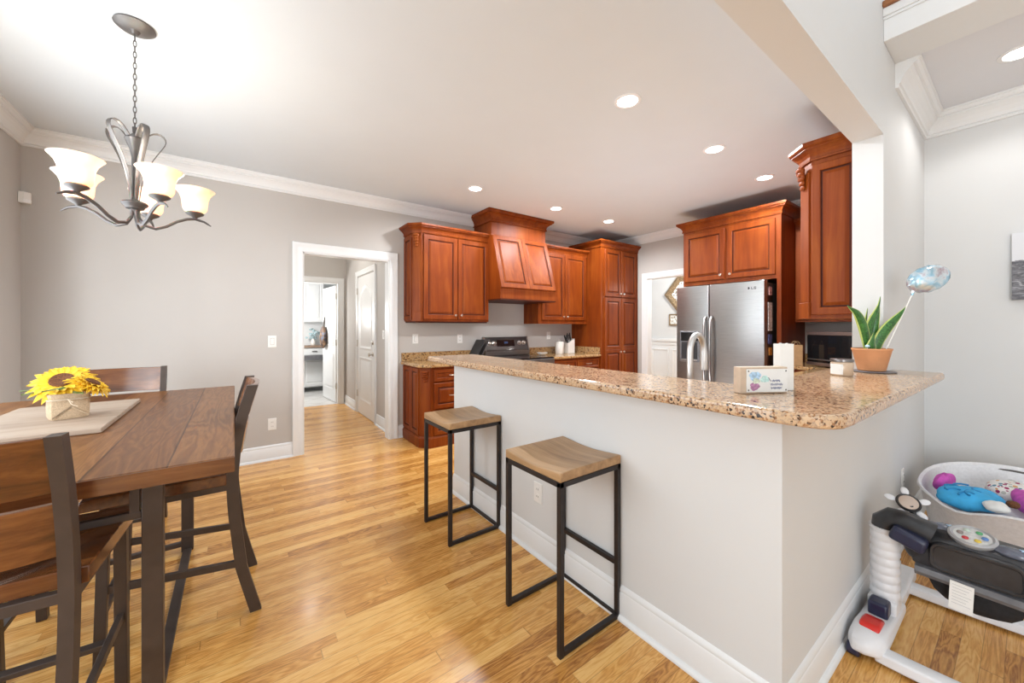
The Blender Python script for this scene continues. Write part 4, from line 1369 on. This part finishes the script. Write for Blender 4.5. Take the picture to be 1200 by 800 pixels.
dup(ch, (-.90, 2.43, 0), -PI / 2, 'wood and metal counter chair at the left side of the table, mostly out of frame')

# board on the table with the sunflower pot
o = MB().box(-.885, -.44, 2.25, 3.04, TZ + .001, TZ + .022).build('table_board', 'board', bevel=.004)
tag(o, 'pale whitewashed wooden board lying on the dining table under the sunflowers', 'board')
VX, VY, VZ = -.615, 2.60, TZ + .023
t = thing('sunflower_pot', 'artificial sunflowers in a burlap-wrapped square pot on the pale board', 'flowers', (VX, VY, VZ))
rings = []
for z, r in ((0, .058), (.01, .062), (.05, .063), (.09, .062), (.112, .066), (.114, .058), (.07, .054)):
    ring = []
    for k in range(24):
        a = 2 * PI * k / 24 + .35
        q = (abs(math.cos(a - .35)) ** 5 + abs(math.sin(a - .35)) ** 5) ** (-1 / 5)
        ring.append((r * q * math.cos(a), r * q * math.sin(a), z))
    rings.append(ring)
MB().loft(rings).build('burlap_wrap', 'burlap', t, world=False, smooth=True)
tw = MB()
tw.tube([(.066 * 1.0 * math.cos(a) * (abs(math.cos(a - .35)) ** 5 + abs(math.sin(a - .35)) ** 5) ** -.2, .066 * math.sin(a) * (abs(math.cos(a - .35)) ** 5 + abs(math.sin(a - .35)) ** 5) ** -.2, .088) for a in [2 * PI * k / 30 for k in range(30)]], .003, 6, loop=True)
tw.tube([L3(.06, -.05, .088), L3(.078, -.07, .095), L3(.09, -.06, .08), L3(.075, -.05, .07)], .002, 5)
tw.tube([L3(.06, -.05, .088), L3(.085, -.06, .07), L3(.10, -.05, .06)], .002, 5)
tw.build('twine_bow', plain('twine', (.62, .50, .36), .9, 0, .1), t, world=False, smooth=True)
fdm = MB(Matrix.Rotation(.35, 4, 'Z'))
for xa, xb in ((-.055, .0), (.055, .0)):
    fdm.loft([[(xa, -.0635, .006), (xa, -.0635, .012), (xa, -.067, .012), (xa, -.067, .006)], [(xb, -.0635, .052), (xb, -.0635, .058), (xb, -.067, .058), (xb, -.067, .052)]]); fdm.build('burlap_fold', 'burlap', t, world=False)
def sunflower(c, axis, R, nm):
    ax = Vector(axis).normalized()
    q = ax.to_track_quat('Z', 'Y').to_matrix().to_4x4()
    L = Matrix.Translation(c) @ q
    dk = MB(L).lathe([(R * .33, -.012), (R * .36, .006), (R * .30, .016), (R * .16, .012), (R * .01, .010)], 22).build('seed_disc', 'seed', t, world=False, smooth=True)
    for lay, (n, l0, z0, dr) in enumerate(((22, 1.0, -.004, -.10), (20, .86, .002, .12), (16, .66, .006, .38))):
        m = MB(L)
        for k in range(n):
            a = 2 * PI * k / n + lay * .14 + random.uniform(-.05, .05)
            ln = R * l0 * random.uniform(.9, 1.05)
            r0 = R * .30
            u = Vector((math.cos(a), math.sin(a), 0)); v = Vector((-math.sin(a), math.cos(a), 0))
            rr_ = []
            tw_ = random.uniform(-.25, .25)
            for j in range(5):
                b = j / 4
                wdt = R * .115 * max(0, math.sin(PI * (b * .86 + .14))) ** .8
                p = u * (r0 + (ln - r0) * b) + Vector((0, 0, z0 + (ln - r0) * (dr * b - .25 * b * b + tw_ * .1 * b)))
                rr_.append([tuple(p - v * wdt + Vector((0, 0, .003))), tuple(p + Vector((0, 0, -.001))), tuple(p + v * wdt + Vector((0, 0, .003))), tuple(p + Vector((0, 0, .0008)))])
            m.loft(rr_)
        o = m.build('petals', 'petal', dk, world=False)
    return dk
sunflower(tuple(Vector(L3(-.016, -.01, .165))), (.0, -.95, 1), .118, 'flower')
sunflower(tuple(Vector(L3(.072, .03, .148))), (.55, -.05, .8), .085, 'flower')
lf = MB()
for (a, b, z, da, db) in ((-.075, -.05, .135, -.05, -.02), (-.05, -.07, .125, -.03, -.03), (.035, -.05, .145, .03, -.04), (.03, -.06, .14, -.01, -.05), (.06, -.03, .12, .05, -.01)):
    c0 = Vector(L3(a, b, z)); d0 = Vector(L3(da, db, -.005)); s0 = d0.cross(Vector((0, 0, 1))).normalized()
    lf.loft([[tuple(c0 + d0 * q - s0 * w_), tuple(c0 + d0 * q + Vector((0, 0, -.003))), tuple(c0 + d0 * q + s0 * w_), tuple(c0 + d0 * q + Vector((0, 0, .003)))] for q, w_ in ((0, .004), (.4, .016), (.75, .013), (1.1, .001))])
lf.build('leaves', 'leaf', t, world=False)
stm = MB(); stm.tube([(0, 0, .06), L3(-.01, 0, .14)], .006, 8); stm.tube([(0, 0, .06), L3(.06, .02, .14)], .005, 8); stm.build('stems', 'leaf', t, world=False)

# ------------------------------------------------------------------ chandelier
CXx, CYy = -.396, 2.597
cd = thing('chandelier', 'five-arm pewter chandelier with frosted bell shades hanging over the dining table', 'chandelier', (CXx, CYy, 2.8))
def cdl(a, r, z):
    return (r * math.cos(a), r * math.sin(a), z - 2.8)
MB().lathe([(.02, -.001), (.075, -.001), (.078, -.008), (.06, -.022), (.022, -.03), (.012, -.045)], 28).build('canopy', 'pewter', cd, smooth=True, world=False)
# chain
zt = -.045; k = 0
while zt > -.50:
    L = .034
    ang = 0 if k % 2 else PI / 2
    pts = []
    for j in range(12):
        a = 2 * PI * j / 12
        pts.append((.0058 * math.cos(a) * math.cos(ang), .0058 * math.cos(a) * math.sin(ang), zt - L / 2 + (L / 2) * math.sin(a)))
    MB().tube(pts, .0021, 5, loop=True).build('chain_link', 'pewter', cd, smooth=True, world=False)
    zt -= L - .007; k += 1
# centre stem, cup, hub
MB().lathe([(.010, -.50), (.008, -.53), (.034, -.555), (.038, -.56), (.020, -.61), (.012, -.65), (.011, -.85), (.020, -.86), (.020, -.90)], 20).build('stem', 'pewter', cd, smooth=True, world=False)
MB().lathe([(.020, -.860), (.044, -.868), (.050, -.876), (.046, -.884), (.038, -.890), (.034, -.900), (.020, -.906), (.010, -.93)], 26).build('hub', 'pewter', cd, smooth=True, world=False)
lat = Vector((.807, -.59, 0)); dep = Vector((.59, .807, 0))
base_ang = math.atan2(-.59, .807)
for i in range(5):
    a = base_ang + math.radians(-96 + 72 * i)
    # arm: from hub down, out and up to the cup, tip curls past it
    P = [cdl(a, .012, 1.90), cdl(a, .014, 1.86), cdl(a, .035, 1.825), cdl(a, .075, 1.815), cdl(a, .115, 1.835), cdl(a, .155, 1.868), cdl(a, .195, 1.890), cdl(a, .229, 1.898), cdl(a, .268, 1.890), cdl(a, .298, 1.872)]
    Q = []
    for u_ in range(len(P) - 1):
        for q in (0, .5):
            Q.append(tuple(Vector(P[u_]).lerp(Vector(P[u_ + 1]), q)))
    Q.append(P[-1])
    arm = MB().tube(Q, [.0085] * (len(Q) - 3) + [.007, .006, .003], 8, flat=.8).build('arm', 'pewter', cd, smooth=True, world=False)
    # upper ribbon loop
    R_ = [cdl(a, .016, 1.93), cdl(a, .02, 2.0), cdl(a, .035, 2.08), cdl(a, .065, 2.16), cdl(a, .10, 2.225), cdl(a, .118, 2.262), cdl(a, .108, 2.292), cdl(a, .08, 2.300), cdl(a, .052, 2.282), cdl(a, .032, 2.25), cdl(a, .022, 2.235)]
    rg = []
    s_ = Vector((-math.sin(a), math.cos(a), 0))
    for j, p in enumerate(R_):
        p = Vector(p)
        tt = (Vector(R_[min(j + 1, len(R_) - 1)]) - Vector(R_[max(j - 1, 0)])).normalized()
        nn = tt.cross(s_)
        wd = .014 if j > 1 else .009
        rg.append([tuple(p - s_ * wd - nn * .0025), tuple(p + s_ * wd - nn * .0025), tuple(p + s_ * wd + nn * .0025), tuple(p - s_ * wd + nn * .0025)])
    MB().loft(rg).build('ribbon_loop', 'pewter', cd, smooth=True, world=False, subsurf=1)
    c = cdl(a, .229, 1.903)
    MB().lathe([(.008, -.004), (.012, .004), (.036, .018), (.040, .024), (.034, .030), (.01, .030)], 20, c).build('socket_cup', 'pewter', arm, smooth=True, world=False)
    # bell shade, thin double wall
    out = [(.032, .028), (.046, .036), (.053, .052), (.055, .078), (.057, .100), (.066, .124), (.080, .142), (.087, .149)]
    inn = [(r - .004, z + .002) for r, z in out[::-1]]
    MB().lathe(out + inn[:-1] + [(.034, .033)], 32, c).build('lamp_shade', 'shade', arm, smooth=True, world=False)
    MB().ell((c[0], c[1], c[2] + .078), (.024, .024, .034), 14, 8).build('bulb', 'bulbglow', arm, smooth=True, world=False)
    lamp('chandelier_lamp', 'POINT', (CXx + c[0], CYy + c[1], 2.8 + c[2] + .165), CHAND_W, .03, color=(1, .93, .84))

# ------------------------------------------------------------------ dining-room decor seen beside the refrigerator
def wall_mirror():
    X = 7.195
    t = thing('beaded_mirror', 'six-sided gold beaded wall mirror on the wall seen left of the refrigerator', 'mirror', (X, 4.05, 1.98))
    hexo = []
    for k in range(6):
        a = PI / 6 + k * PI / 3
        hexo.append((math.cos(a) , math.sin(a)))
    def ringp(rx, rz, x):
        pts = []
        H6 = [(-1, 0), (-.25, 1), (.25, 1), (1, 0), (.25, -1), (-.25, -1)]
        return [(x, 4.05 - p[0] * rx, 1.98 + p[1] * rz) for p in H6]
    fr_ = MB().loft([ringp(.40, .37, X - .001), ringp(.40, .37, X - .05), ringp(.34, .31, X - .065), ringp(.25, .24, X - .03), ringp(.25, .24, X - .001)], cap=False).build('beaded_frame', 'bead', t)
    MB().loft([ringp(.25, .24, X - .004), ringp(.25, .24, X - .028)]).build('patterned_face', 'filigree', t)
wall_mirror()
t = thing('small_frame', 'small gold-framed picture below the six-sided beaded mirror', 'picture', (7.195, 4.2, 1.47))
MB().loft([[(7.198, 4.36 - a, 1.35 + b) for a, b in ((0, 0), (.44, 0), (.44, .235), (0, .235))], [(7.17, 4.36 - a, 1.35 + b) for a, b in ((0, 0), (.44, 0), (.44, .235), (0, .235))],
           [(7.17, 4.36 - a, 1.35 + b) for a, b in ((.03, .03), (.41, .03), (.41, .205), (.03, .205))], [(7.185, 4.36 - a, 1.35 + b) for a, b in ((.03, .03), (.41, .03), (.41, .205), (.03, .205))]]).build('frame', 'bead', t)
MB().box(7.178, 7.186, 3.95, 4.33, 1.38, 1.555).build('print', 'filigree', t)

# canvas on the living-side wall
o = MB().box(0, .035, -.62, 0, 0, .44).build('canvas_print', 'canvas')
o.location = (RX - .036, .07, 1.50)
tag(o, 'grey seascape canvas at the right edge of the photo, on the right wall', 'picture')

# ------------------------------------------------------------------ laundry room
t = thing('laundry_upper_cabinet', 'white wall cabinet seen through the hall in the laundry room', 'cabinet', (.9, 9.1, 1.4))
MB().box(.3, 1.50, 8.62, 8.94, 1.42, 2.35).build('body', 'trim', t)
MB().box(.3, 1.50, 8.60, 8.62, 2.28, 2.35).build('top_rail', 'trim', t)
for k in range(3):
    panel(MB(frame((.32 + k * .39, 8.62, 1.44), (1, 0, 0), (0, -1, 0))), .38, .82, .02, .06).build('door', 'door_paint', t)
t = thing('laundry_base_cabinet', 'white base cabinet with dark drawer pull seen through the hall doorway', 'cabinet', (.9, 8.9, 0))
MB().box(.3, 1.56, 8.62, 9.2, .10, .90).build('body', 'trim', t)
MB().box(.3, 1.56, 8.68, 9.2, 0, .10).build('toe_kick', 'greyrim', t)
MB().box(1.08, 1.54, 8.60, 8.62, .74, .88).build('drawer', 'door_paint', t, bevel=.004)
MB().tube([(1.27, 8.60, .82), (1.27, 8.58, .825), (1.31, 8.572, .83), (1.35, 8.58, .825), (1.35, 8.60, .82)], .009, 8).build('pull', 'steel_dark', t, smooth=True)
panel(MB(frame((1.08, 8.62, .12), (1, 0, 0), (0, -1, 0))), .46, .58, .02, .06).build('door', 'door_paint', t)
panel(MB(frame((.60, 8.62, .12), (1, 0, 0), (0, -1, 0))), .46, .58, .02, .06).build('door', 'door_paint', t)
MB().lathe([(.008, 0), (.016, .015), (.012, .025)], 12).build('knob', 'steel_dark', t, world=False)
t.children[-1].location = (0.9 - .9 + .22, -.32, .66)
struct(MB().box(.3, 2.3, 8.94, 9.0, .9, 2.6).build('wall_laundry_back', 'trim'))
o = MB().box(.28, 1.58, 8.58, 8.94, .901, .94).build('wood_counter', plain('butcher_block', (.30, .20, .14), .4, 0, .15, 20), bevel=.004)
tag(o, 'brown wooden countertop on the white laundry base cabinet', 'countertop')
t = thing('flower_vase', 'small vase of pale blue flowers on the laundry counter', 'vase', (1.31, 8.76, .94))
MB().lathe([(.035, .001), (.05, .03), (.045, .08), (.025, .12), (.03, .14)], 16).build('vase', 'ceramic', t, smooth=True, world=False)
fb = MB()
for k in range(26):
    a = random.uniform(0, 2 * PI); r = random.uniform(.02, .13); z = .2 + random.uniform(-.06, .14)
    fb.ell((r * math.cos(a), r * .5 * math.sin(a), z), (.028, .02, .022), 8, 5)
fb.build('blossoms', plain('pale_blue_petals', (.42, .55, .58), .7, 0, .3, 30), t, smooth=True, world=False)
t = thing('hanging_bag', 'brown and dark patterned bag hanging at the open laundry door', 'bag', (1.30, 7.75, 1.0))
MB(Matrix.Translation((1.318, 7.70, 1.13))).ell((0, 0, 0), (.055, .16, .21), 16, 10).build('pouch', m_spots('bag_print', (.16, .09, .05), [(.05, .05, .08), (.32, .2, .12), (.02, .02, .03), (.12, .14, .2)], 18, .5), t, smooth=True)
MB().tube([(1.325, 7.62, 1.25), (1.335, 7.66, 1.42), (1.345, 7.70, 1.5), (1.335, 7.74, 1.42), (1.325, 7.78, 1.25)], .010, 8).build('strap', 'slot', t, smooth=True)

# ------------------------------------------------------------------ baby jumper in the corner
jp = thing('baby_jumper', 'folded white and charcoal baby activity jumper against the wall under the bar end', 'baby gear', (2.4, .2, 0))
# floor base: foot block and rails
def slabx(name, pts, z0, z1, mat, bevel=.012, parent=None, seg=3):
    return MB().prism(pts, z0, z1).build(name, mat, parent or jp, bevel=bevel, smooth=True, seg=seg)
m = MB()
prof = [(1.985, .035), (1.99, .075), (2.03, .100), (2.09, .105), (2.16, .095), (2.28, .08), (2.46, .07), (2.46, .02), (2.03, .02)]
m.loft([[(x + dx_ * max(0, (2.2 - x) / .2), y, z * zz_ + (1 - zz_) * .03) for x, z in prof] for y, dx_, zz_ in ((.330, .05, .86), (.345, .02, .97), (.385, 0, 1), (.420, .0, 1), (.438, .03, .92))])
m.build('foot_housing', 'whiteplastic', jp, bevel=.012, smooth=True, seg=3)
slabx('base_rail', [(2.44, .345), (2.44, .43), (2.85, .43), (2.85, .345)], .01, .07, 'whiteplastic', .012)
# curved floor legs toward the room
def cleg(x0, nm):
    rg = []
    for k in range(9):
        a = k / 8
        x = x0 + .055 * math.sin(a * PI * .5) * a
        y = .36 - .55 * a
        rg.append([(x - .034, y, .012), (x + .034, y, .012), (x + .030, y, .05), (x, y, .058), (x - .030, y, .05)])
    MB().loft(rg).build(nm, 'whiteplastic', jp, bevel=.006, smooth=True)
cleg(2.055, 'floor_leg'); cleg(2.70, 'floor_leg')
m = MB(); m.loft([[(2.065, y, .104), (2.17, y, .097), (2.17, y, .107), (2.065, y, .114)] if False else [(x, y, z) for x, z in ((2.06, .098), (2.175, .090), (2.165, .106), (2.12, .118), (2.075, .118))] for y in (.352, .415)])
m.build('pedal', 'redplastic', jp, bevel=.008, smooth=True)
for y in (.418,):
    MB(Matrix.Translation((2.016, .420, .026)) @ Matrix.Rotation(PI / 2, 4, 'X')).lathe([(.020, -.02), (.025, -.016), (.025, .016), (.020, .02)], 18).build('wheel', 'navy', jp, smooth=True)
MB().box(2.205, 2.275, .350, .415, .085, .145).build('latch', 'navy', jp, bevel=.01, smooth=True, seg=3)
# corrugated spring column
pr_ = []
z = .085
prc = [(.050, .085)]
for k in range(8):
    z0 = .13 + k * .036
    prc += [(.046, z0), (.050, z0 + .008), (.050, z0 + .024), (.046, z0 + .031)]
prc += [(.052, .422), (.052, .436), (.02, .438)]
MB(Matrix.Translation((2.335, .380, 0))).lathe(prc, 28).build('spring_cover', 'whiteplastic', jp, smooth=True)
MB().box(2.28, 2.395, .335, .43, .07, .13).build('column_foot', 'whiteplastic', jp, bevel=.012, smooth=True, seg=3)
# elbow from column to tray
MB().tube([(2.335, .380, .42), (2.335, .378, .455), (2.335, .355, .478), (2.335, .32, .480), (2.338, .28, .470), (2.34, .24, .455)], [.047, .047, .047, .045, .046, .05], 14).build('elbow_arm', 'greyplastic', jp, smooth=True)
MB(Matrix.Translation((2.285, .305, .435)) @ Matrix.Rotation(.3, 4, 'X')).box(-.035, .02, -.06, .05, -.03, .03).build('arm_clamp', 'navy', jp, bevel=.014, smooth=True, seg=3)
# folded tray: a thick upright slab with rounded shoulders
def slab_ring(y, sx=1.0, dz=0.0, k=0.0):
    P = [(2.325, .315), (2.312, .34), (2.308, .43), (2.322, .458), (2.36, .472), (2.44, .474), (2.475, .455), (2.485, .40), (2.48, .33), (2.45, .31)]
    cx = 2.395
    return [(cx + (x - cx) * sx, y, .39 + (z - .39) * (sx if k else 1) + dz) for x, z in P]
MB().loft([slab_ring(.305, .55, 0, 1), slab_ring(.295, .85, 0, 1), slab_ring(.27), slab_ring(.16, 1, .004), slab_ring(.0, 1, .0), slab_ring(-.16, 1, -.006), slab_ring(-.30, 1, -.014), slab_ring(-.345, .85, -.016, 1), slab_ring(-.36, .55, -.016, 1)]).build('tray', 'greyplastic', jp, smooth=True)
def front_plate(y0, y1, nm, top=.448):
    f = frame((2.307, y0, .335), (0, -1, 0), (-1, 0, 0))
    w_, h_ = y0 - y1, top - .335
    def rr(d, z):
        pts = []
        for cx, cy, a0 in ((w_ - .03, .03, -PI / 2), (w_ - .035, h_ - .035, 0), (.035, h_ - .035, PI / 2), (.03, .03, PI)):
            r = (.03 if cy < .04 else .035) - d
            for q in range(5):
                a = a0 + q * PI / 8
                pts.append((cx + r * math.cos(a), cy + r * math.sin(a), z))
        return pts
    MB(f).loft([rr(0, -.01), rr(0, .008), rr(.005, .014), rr(.012, .014), rr(.016, .009)]).build(nm, 'greyplastic', jp, smooth=True)
front_plate(.245, .0, 'front_panel')
front_plate(-.03, -.27, 'front_panel')
m = MB(); m.loft([[(2.318, y, .285), (2.300, y, .290), (2.292, y, .305), (2.298, y, .325), (2.318, y, .330)] for y in (.285, .1, -.1, -.33)]); m.build('lower_rim', 'greyrim', jp, smooth=True)
# side bulge where the arm enters the tray
MB(Matrix.Translation((2.36, .285, .40))).ell((0, 0, 0), (.055, .045, .075), 18, 10).build('tray_shoulder', 'greyplastic', jp, smooth=True)
# hanging fabric seat
def bagring(z, y0, y1, x0, x1):
    return [(x, y, z) for x, y in ((x0 + .02, y0), (x0, y0 - .03), (x0 - .004, (y0 + y1) / 2), (x0, y1 + .03), (x0 + .02, y1), (x1 - .02, y1), (x1, y1 + .03), (x1, y0 - .03), (x1 - .02, y0))]
MB().loft([bagring(.32, .255, .0, 2.325, 2.47), bagring(.27, .25, .005, 2.325, 2.47), bagring(.235, .235, .015, 2.33, 2.465), bagring(.205, .205, .04, 2.34, 2.455), bagring(.188, .17, .08, 2.36, 2.43)]).build('fabric_seat', 'blackcloth', jp, smooth=True)
f = frame((2.289, .187, .315), (-.02, -1, 0), (-1, .02, 0)) @ Matrix.Rotation(-.04, 4, 'Z')
tg = MB(f).box(0, .062, -.105, .005, 0, .002).build('care_tag', 'paperwhite', jp)
for k in range(7):
    MB(f).box(.007, .056 - .006 * (k % 3), -.008 - k * .012, -.0065 - k * .012, .002, .0024).build('tag_print', plain('tag_ink_%d' % k, (.45, .45, .45), .7), tg)
def onl(x, y, z):
    return Matrix.Translation((x, y, z))
dm = onl(2.372, .135, .480) @ Matrix.Rotation(math.radians(-14), 4, 'Y')
dl_ = MB(dm).lathe([(.001, -.01), (.060, -.01), (.066, .0), (.066, .008), (.058, .013), (.052, .008), (.001, .007)], 32).build('spinner_dial', plain('silver_plastic', (.45, .45, .46), .3, .4), jp, smooth=True)
MB(dm).lathe([(.051, .0075), (.050, .009), (.001, .0095)], 28).build('dial_face', plain('pearl_face', (.62, .62, .60), .4, 0, .2, 60), dl_, smooth=True)
for k, col in enumerate(((.50, .03, .04), (.70, .50, .08), (.10, .22, .50), (.10, .38, .16), (.50, .58, .5), (.25, .2, .18))):
    a = k * PI / 3 + 2.6
    MB(dm @ onl(.032 * math.cos(a), .032 * math.sin(a), .011)).ell((0, 0, 0), (.010, .010, .005), 12, 6).build('bead', plain('bead_%d' % k, col, .25), dl_, smooth=True)
for (x, y, r) in ((2.415, .215, .25), (2.36, .030, .1), (2.365, -.10, .0)):
    pod = MB(onl(x, y, .470) @ Matrix.Rotation(r, 4, 'Z')).ell((0, 0, 0), (.034, .058, .020), 18, 8).build('toy_pod', plain('smoky_plastic', (.13, .14, .18), .12, 0, .3, 14), jp, smooth=True)
    star = []
    for k in range(10):
        a = 2 * PI * k / 10
        rr2 = .013 if k % 2 == 0 else .006
        star.append((rr2 * math.cos(a), rr2 * math.sin(a)))
    MB(onl(x - .006, y - .02, .4895)).prism(star, 0, .003).build('star', plain('pale_blue', (.45, .65, .85), .4), pod)
MB(onl(2.43, .300, .462)).ell((0, 0, 0), (.050, .040, .034), 16, 8).build('mirror_mount', 'greyplastic', jp, smooth=True)
MB().tube([(2.43, .30, .48), (2.44, .315, .52)], .012, 10).build('mirror_stem', 'black', jp, smooth=True)
nrm = Vector((-.62, -.22, .72)).normalized()
FM = Matrix.Translation((2.445, .322, .530)) @ nrm.to_track_quat('Z', 'Y').to_matrix().to_4x4()
fm_ = MB(FM).lathe([(.012, -.012), (.038, -.010), (.042, 0), (.037, .006), (.033, .004), (.001, .004)], 28).build('flower_mirror', 'black', jp, smooth=True)
MB(FM).lathe([(.0325, .0045), (.001, .0065)], 26).build('mirror_face', plain('mirror_silver', (.62, .50, .42), .2, .5), fm_, smooth=True)
for k in range(5):
    a = 2 * PI * k / 5 + .35
    MB(FM @ Matrix.Rotation(a, 4, 'Z')).ell((.058, 0, -.006), (.021, .014, .005), 14, 6).build('mirror_petal', 'whiteplastic', fm_, smooth=True)

# ------------------------------------------------------------------ white basket with toys
BX, BYY = 3.42, .03
bk = thing('laundry_basket', 'large white soft basket full of toys in the corner under the bar end', 'basket', (BX, BYY, 0))
def bring(rx, ry, z, n=48, wave=0.0):
    out = []
    for k in range(n):
        a = 2 * PI * k / n
        q = (abs(math.cos(a)) ** 2.5 + abs(math.sin(a)) ** 2.5) ** (-1 / 2.5)
        zz = z + wave * (.022 * math.cos(a) + .018 * math.cos(2 * a) - .045 * math.exp(-((a - 2.62) / .28) ** 2))
        out.append((rx * q * math.cos(a), ry * q * math.sin(a), zz))
    return out
MB().loft([bring(.33, .27, .004), bring(.36, .30, .02), bring(.385, .325, .15), bring(.405, .345, .28), bring(.43, .365, .40, wave=1), bring(.442, .375, .415, wave=1), bring(.437, .37, .425, wave=1), bring(.422, .357, .415, wave=1), bring(.395, .335, .28), bring(.37, .31, .10), bring(.32, .26, .03)]).build('basket_body', 'basket', bk, smooth=True, world=False)
# slot of the carry handle in the raised far rim
pts = [(.432 * (1 + .0) , .11 * math.cos(a) + .02, .432 + .020 * math.sin(a)) for a in [PI * k / 12 for k in range(13)]]
MB().tube([(x - .012, y, z - .012) for x, y, z in pts], [.002] + [.006] * 11 + [.002], 8).build('handle_slot', 'slot', bk, smooth=True, world=False)
# filling cloth
MB().loft([bring(.39, .33, .24), bring(.33, .27, .30), bring(.2, .15, .33)], cap=True).build('liner', 'basket', bk, smooth=True, world=False)
# toys
def lumpy(name, label, cat, c, r, mat, rot=(0, 0, 0), seed=0, n=22, mm=14, amp=.06):
    rnd = random.Random(seed)
    ph = [rnd.uniform(0, 6) for _ in range(6)]
    mb = MB(Matrix.Translation(c) @ Matrix.Rotation(rot[2], 4, 'Z') @ Matrix.Rotation(rot[0], 4, 'X') @ Matrix.Rotation(rot[1], 4, 'Y'))
    rings = []
    for k in range(1, mm):
        b = -PI / 2 + PI * k / mm
        ring = []
        for j in range(n):
            a = 2 * PI * j / n
            q = 1 + amp * math.sin(3 * a + ph[0] + 2 * b) + amp * .6 * math.sin(5 * a + ph[1] - 3 * b)
            ring.append((r[0] * q * math.cos(b) * math.cos(a), r[1] * q * math.cos(b) * math.sin(a), r[2] * math.sin(b) * q))
        rings.append(ring)
    mb.loft(rings)
    o = mb.build(name, mat, smooth=True)
    tag(o, label, cat)
    return o
tt_ = thing('plush_toy', 'bright blue scalloped plush toy lying on top in the white basket', 'toy', (3.30, .10, .36))
def lump_part(name, parent, c, r, mat, rot=(0, 0, 0), seed=0, amp=.06):
    o = lumpy(name, '', '', c, r, mat, rot, seed, amp=amp)
    for k_ in ('label', 'category'):
        del o[k_]
    o.parent = parent
    o.matrix_parent_inverse = Matrix.Translation(-Vector(parent.location))
    return o
lump_part('body', tt_, (3.24, .19, .385), (.15, .115, .055), 'brightblue', (0, 0, -.5), 2)
for k, (dx, dy) in enumerate(((-.09, .05), (-.02, .07), (.05, .03), (-.06, -.02), (.02, -.04), (-.11, .0))):
    pts = [(3.24 + dx + .045 * math.cos(a), .19 + dy + .035 * math.sin(a), .385 + .052 * max(.2, 1 - ((dx + .045 * math.cos(a)) / .19) ** 2 - ((dy + .035 * math.sin(a)) / .15) ** 2) ** .5) for a in [PI * q / 10 - .5 for q in range(11)] if ((dx + .045 * math.cos(a)) / .15) ** 2 + ((dy + .035 * math.sin(a)) / .115) ** 2 < .75]
    if len(pts) < 4:
        continue
    o = MB().tube(pts, .005, 6).build('scallop_seam', plain('deep_blue', (.02, .26, .55), .7), tt_, smooth=True)
lump_part('white_patch', tt_, (3.13, .10, .405), (.055, .045, .025), 'paperwhite', (0, 0, 0), 4)
lump_part('brown_nose', tt_, (3.22, .05, .41), (.03, .024, .018), 'seed', (0, 0, 0), 5, .02)
lumpy('plush_toy', 'magenta plush toy at the back left of the white basket behind the blue one', 'toy', (3.42, .30, .395), (.11, .035, .05), 'magenta', (0, 0, -.2), 7)
lumpy('plush_cushion', 'white cushion with coloured dots in the basket right of the blue toy', 'cushion', (3.56, .05, .385), (.13, .11, .055), 'dots', (0, 0, .4), 8)
lumpy('plush_toy', 'pink plush edge in front of the dotted cushion in the basket', 'toy', (3.40, .02, .39), (.19, .035, .045), 'magenta', (0, 0, .15), 9)
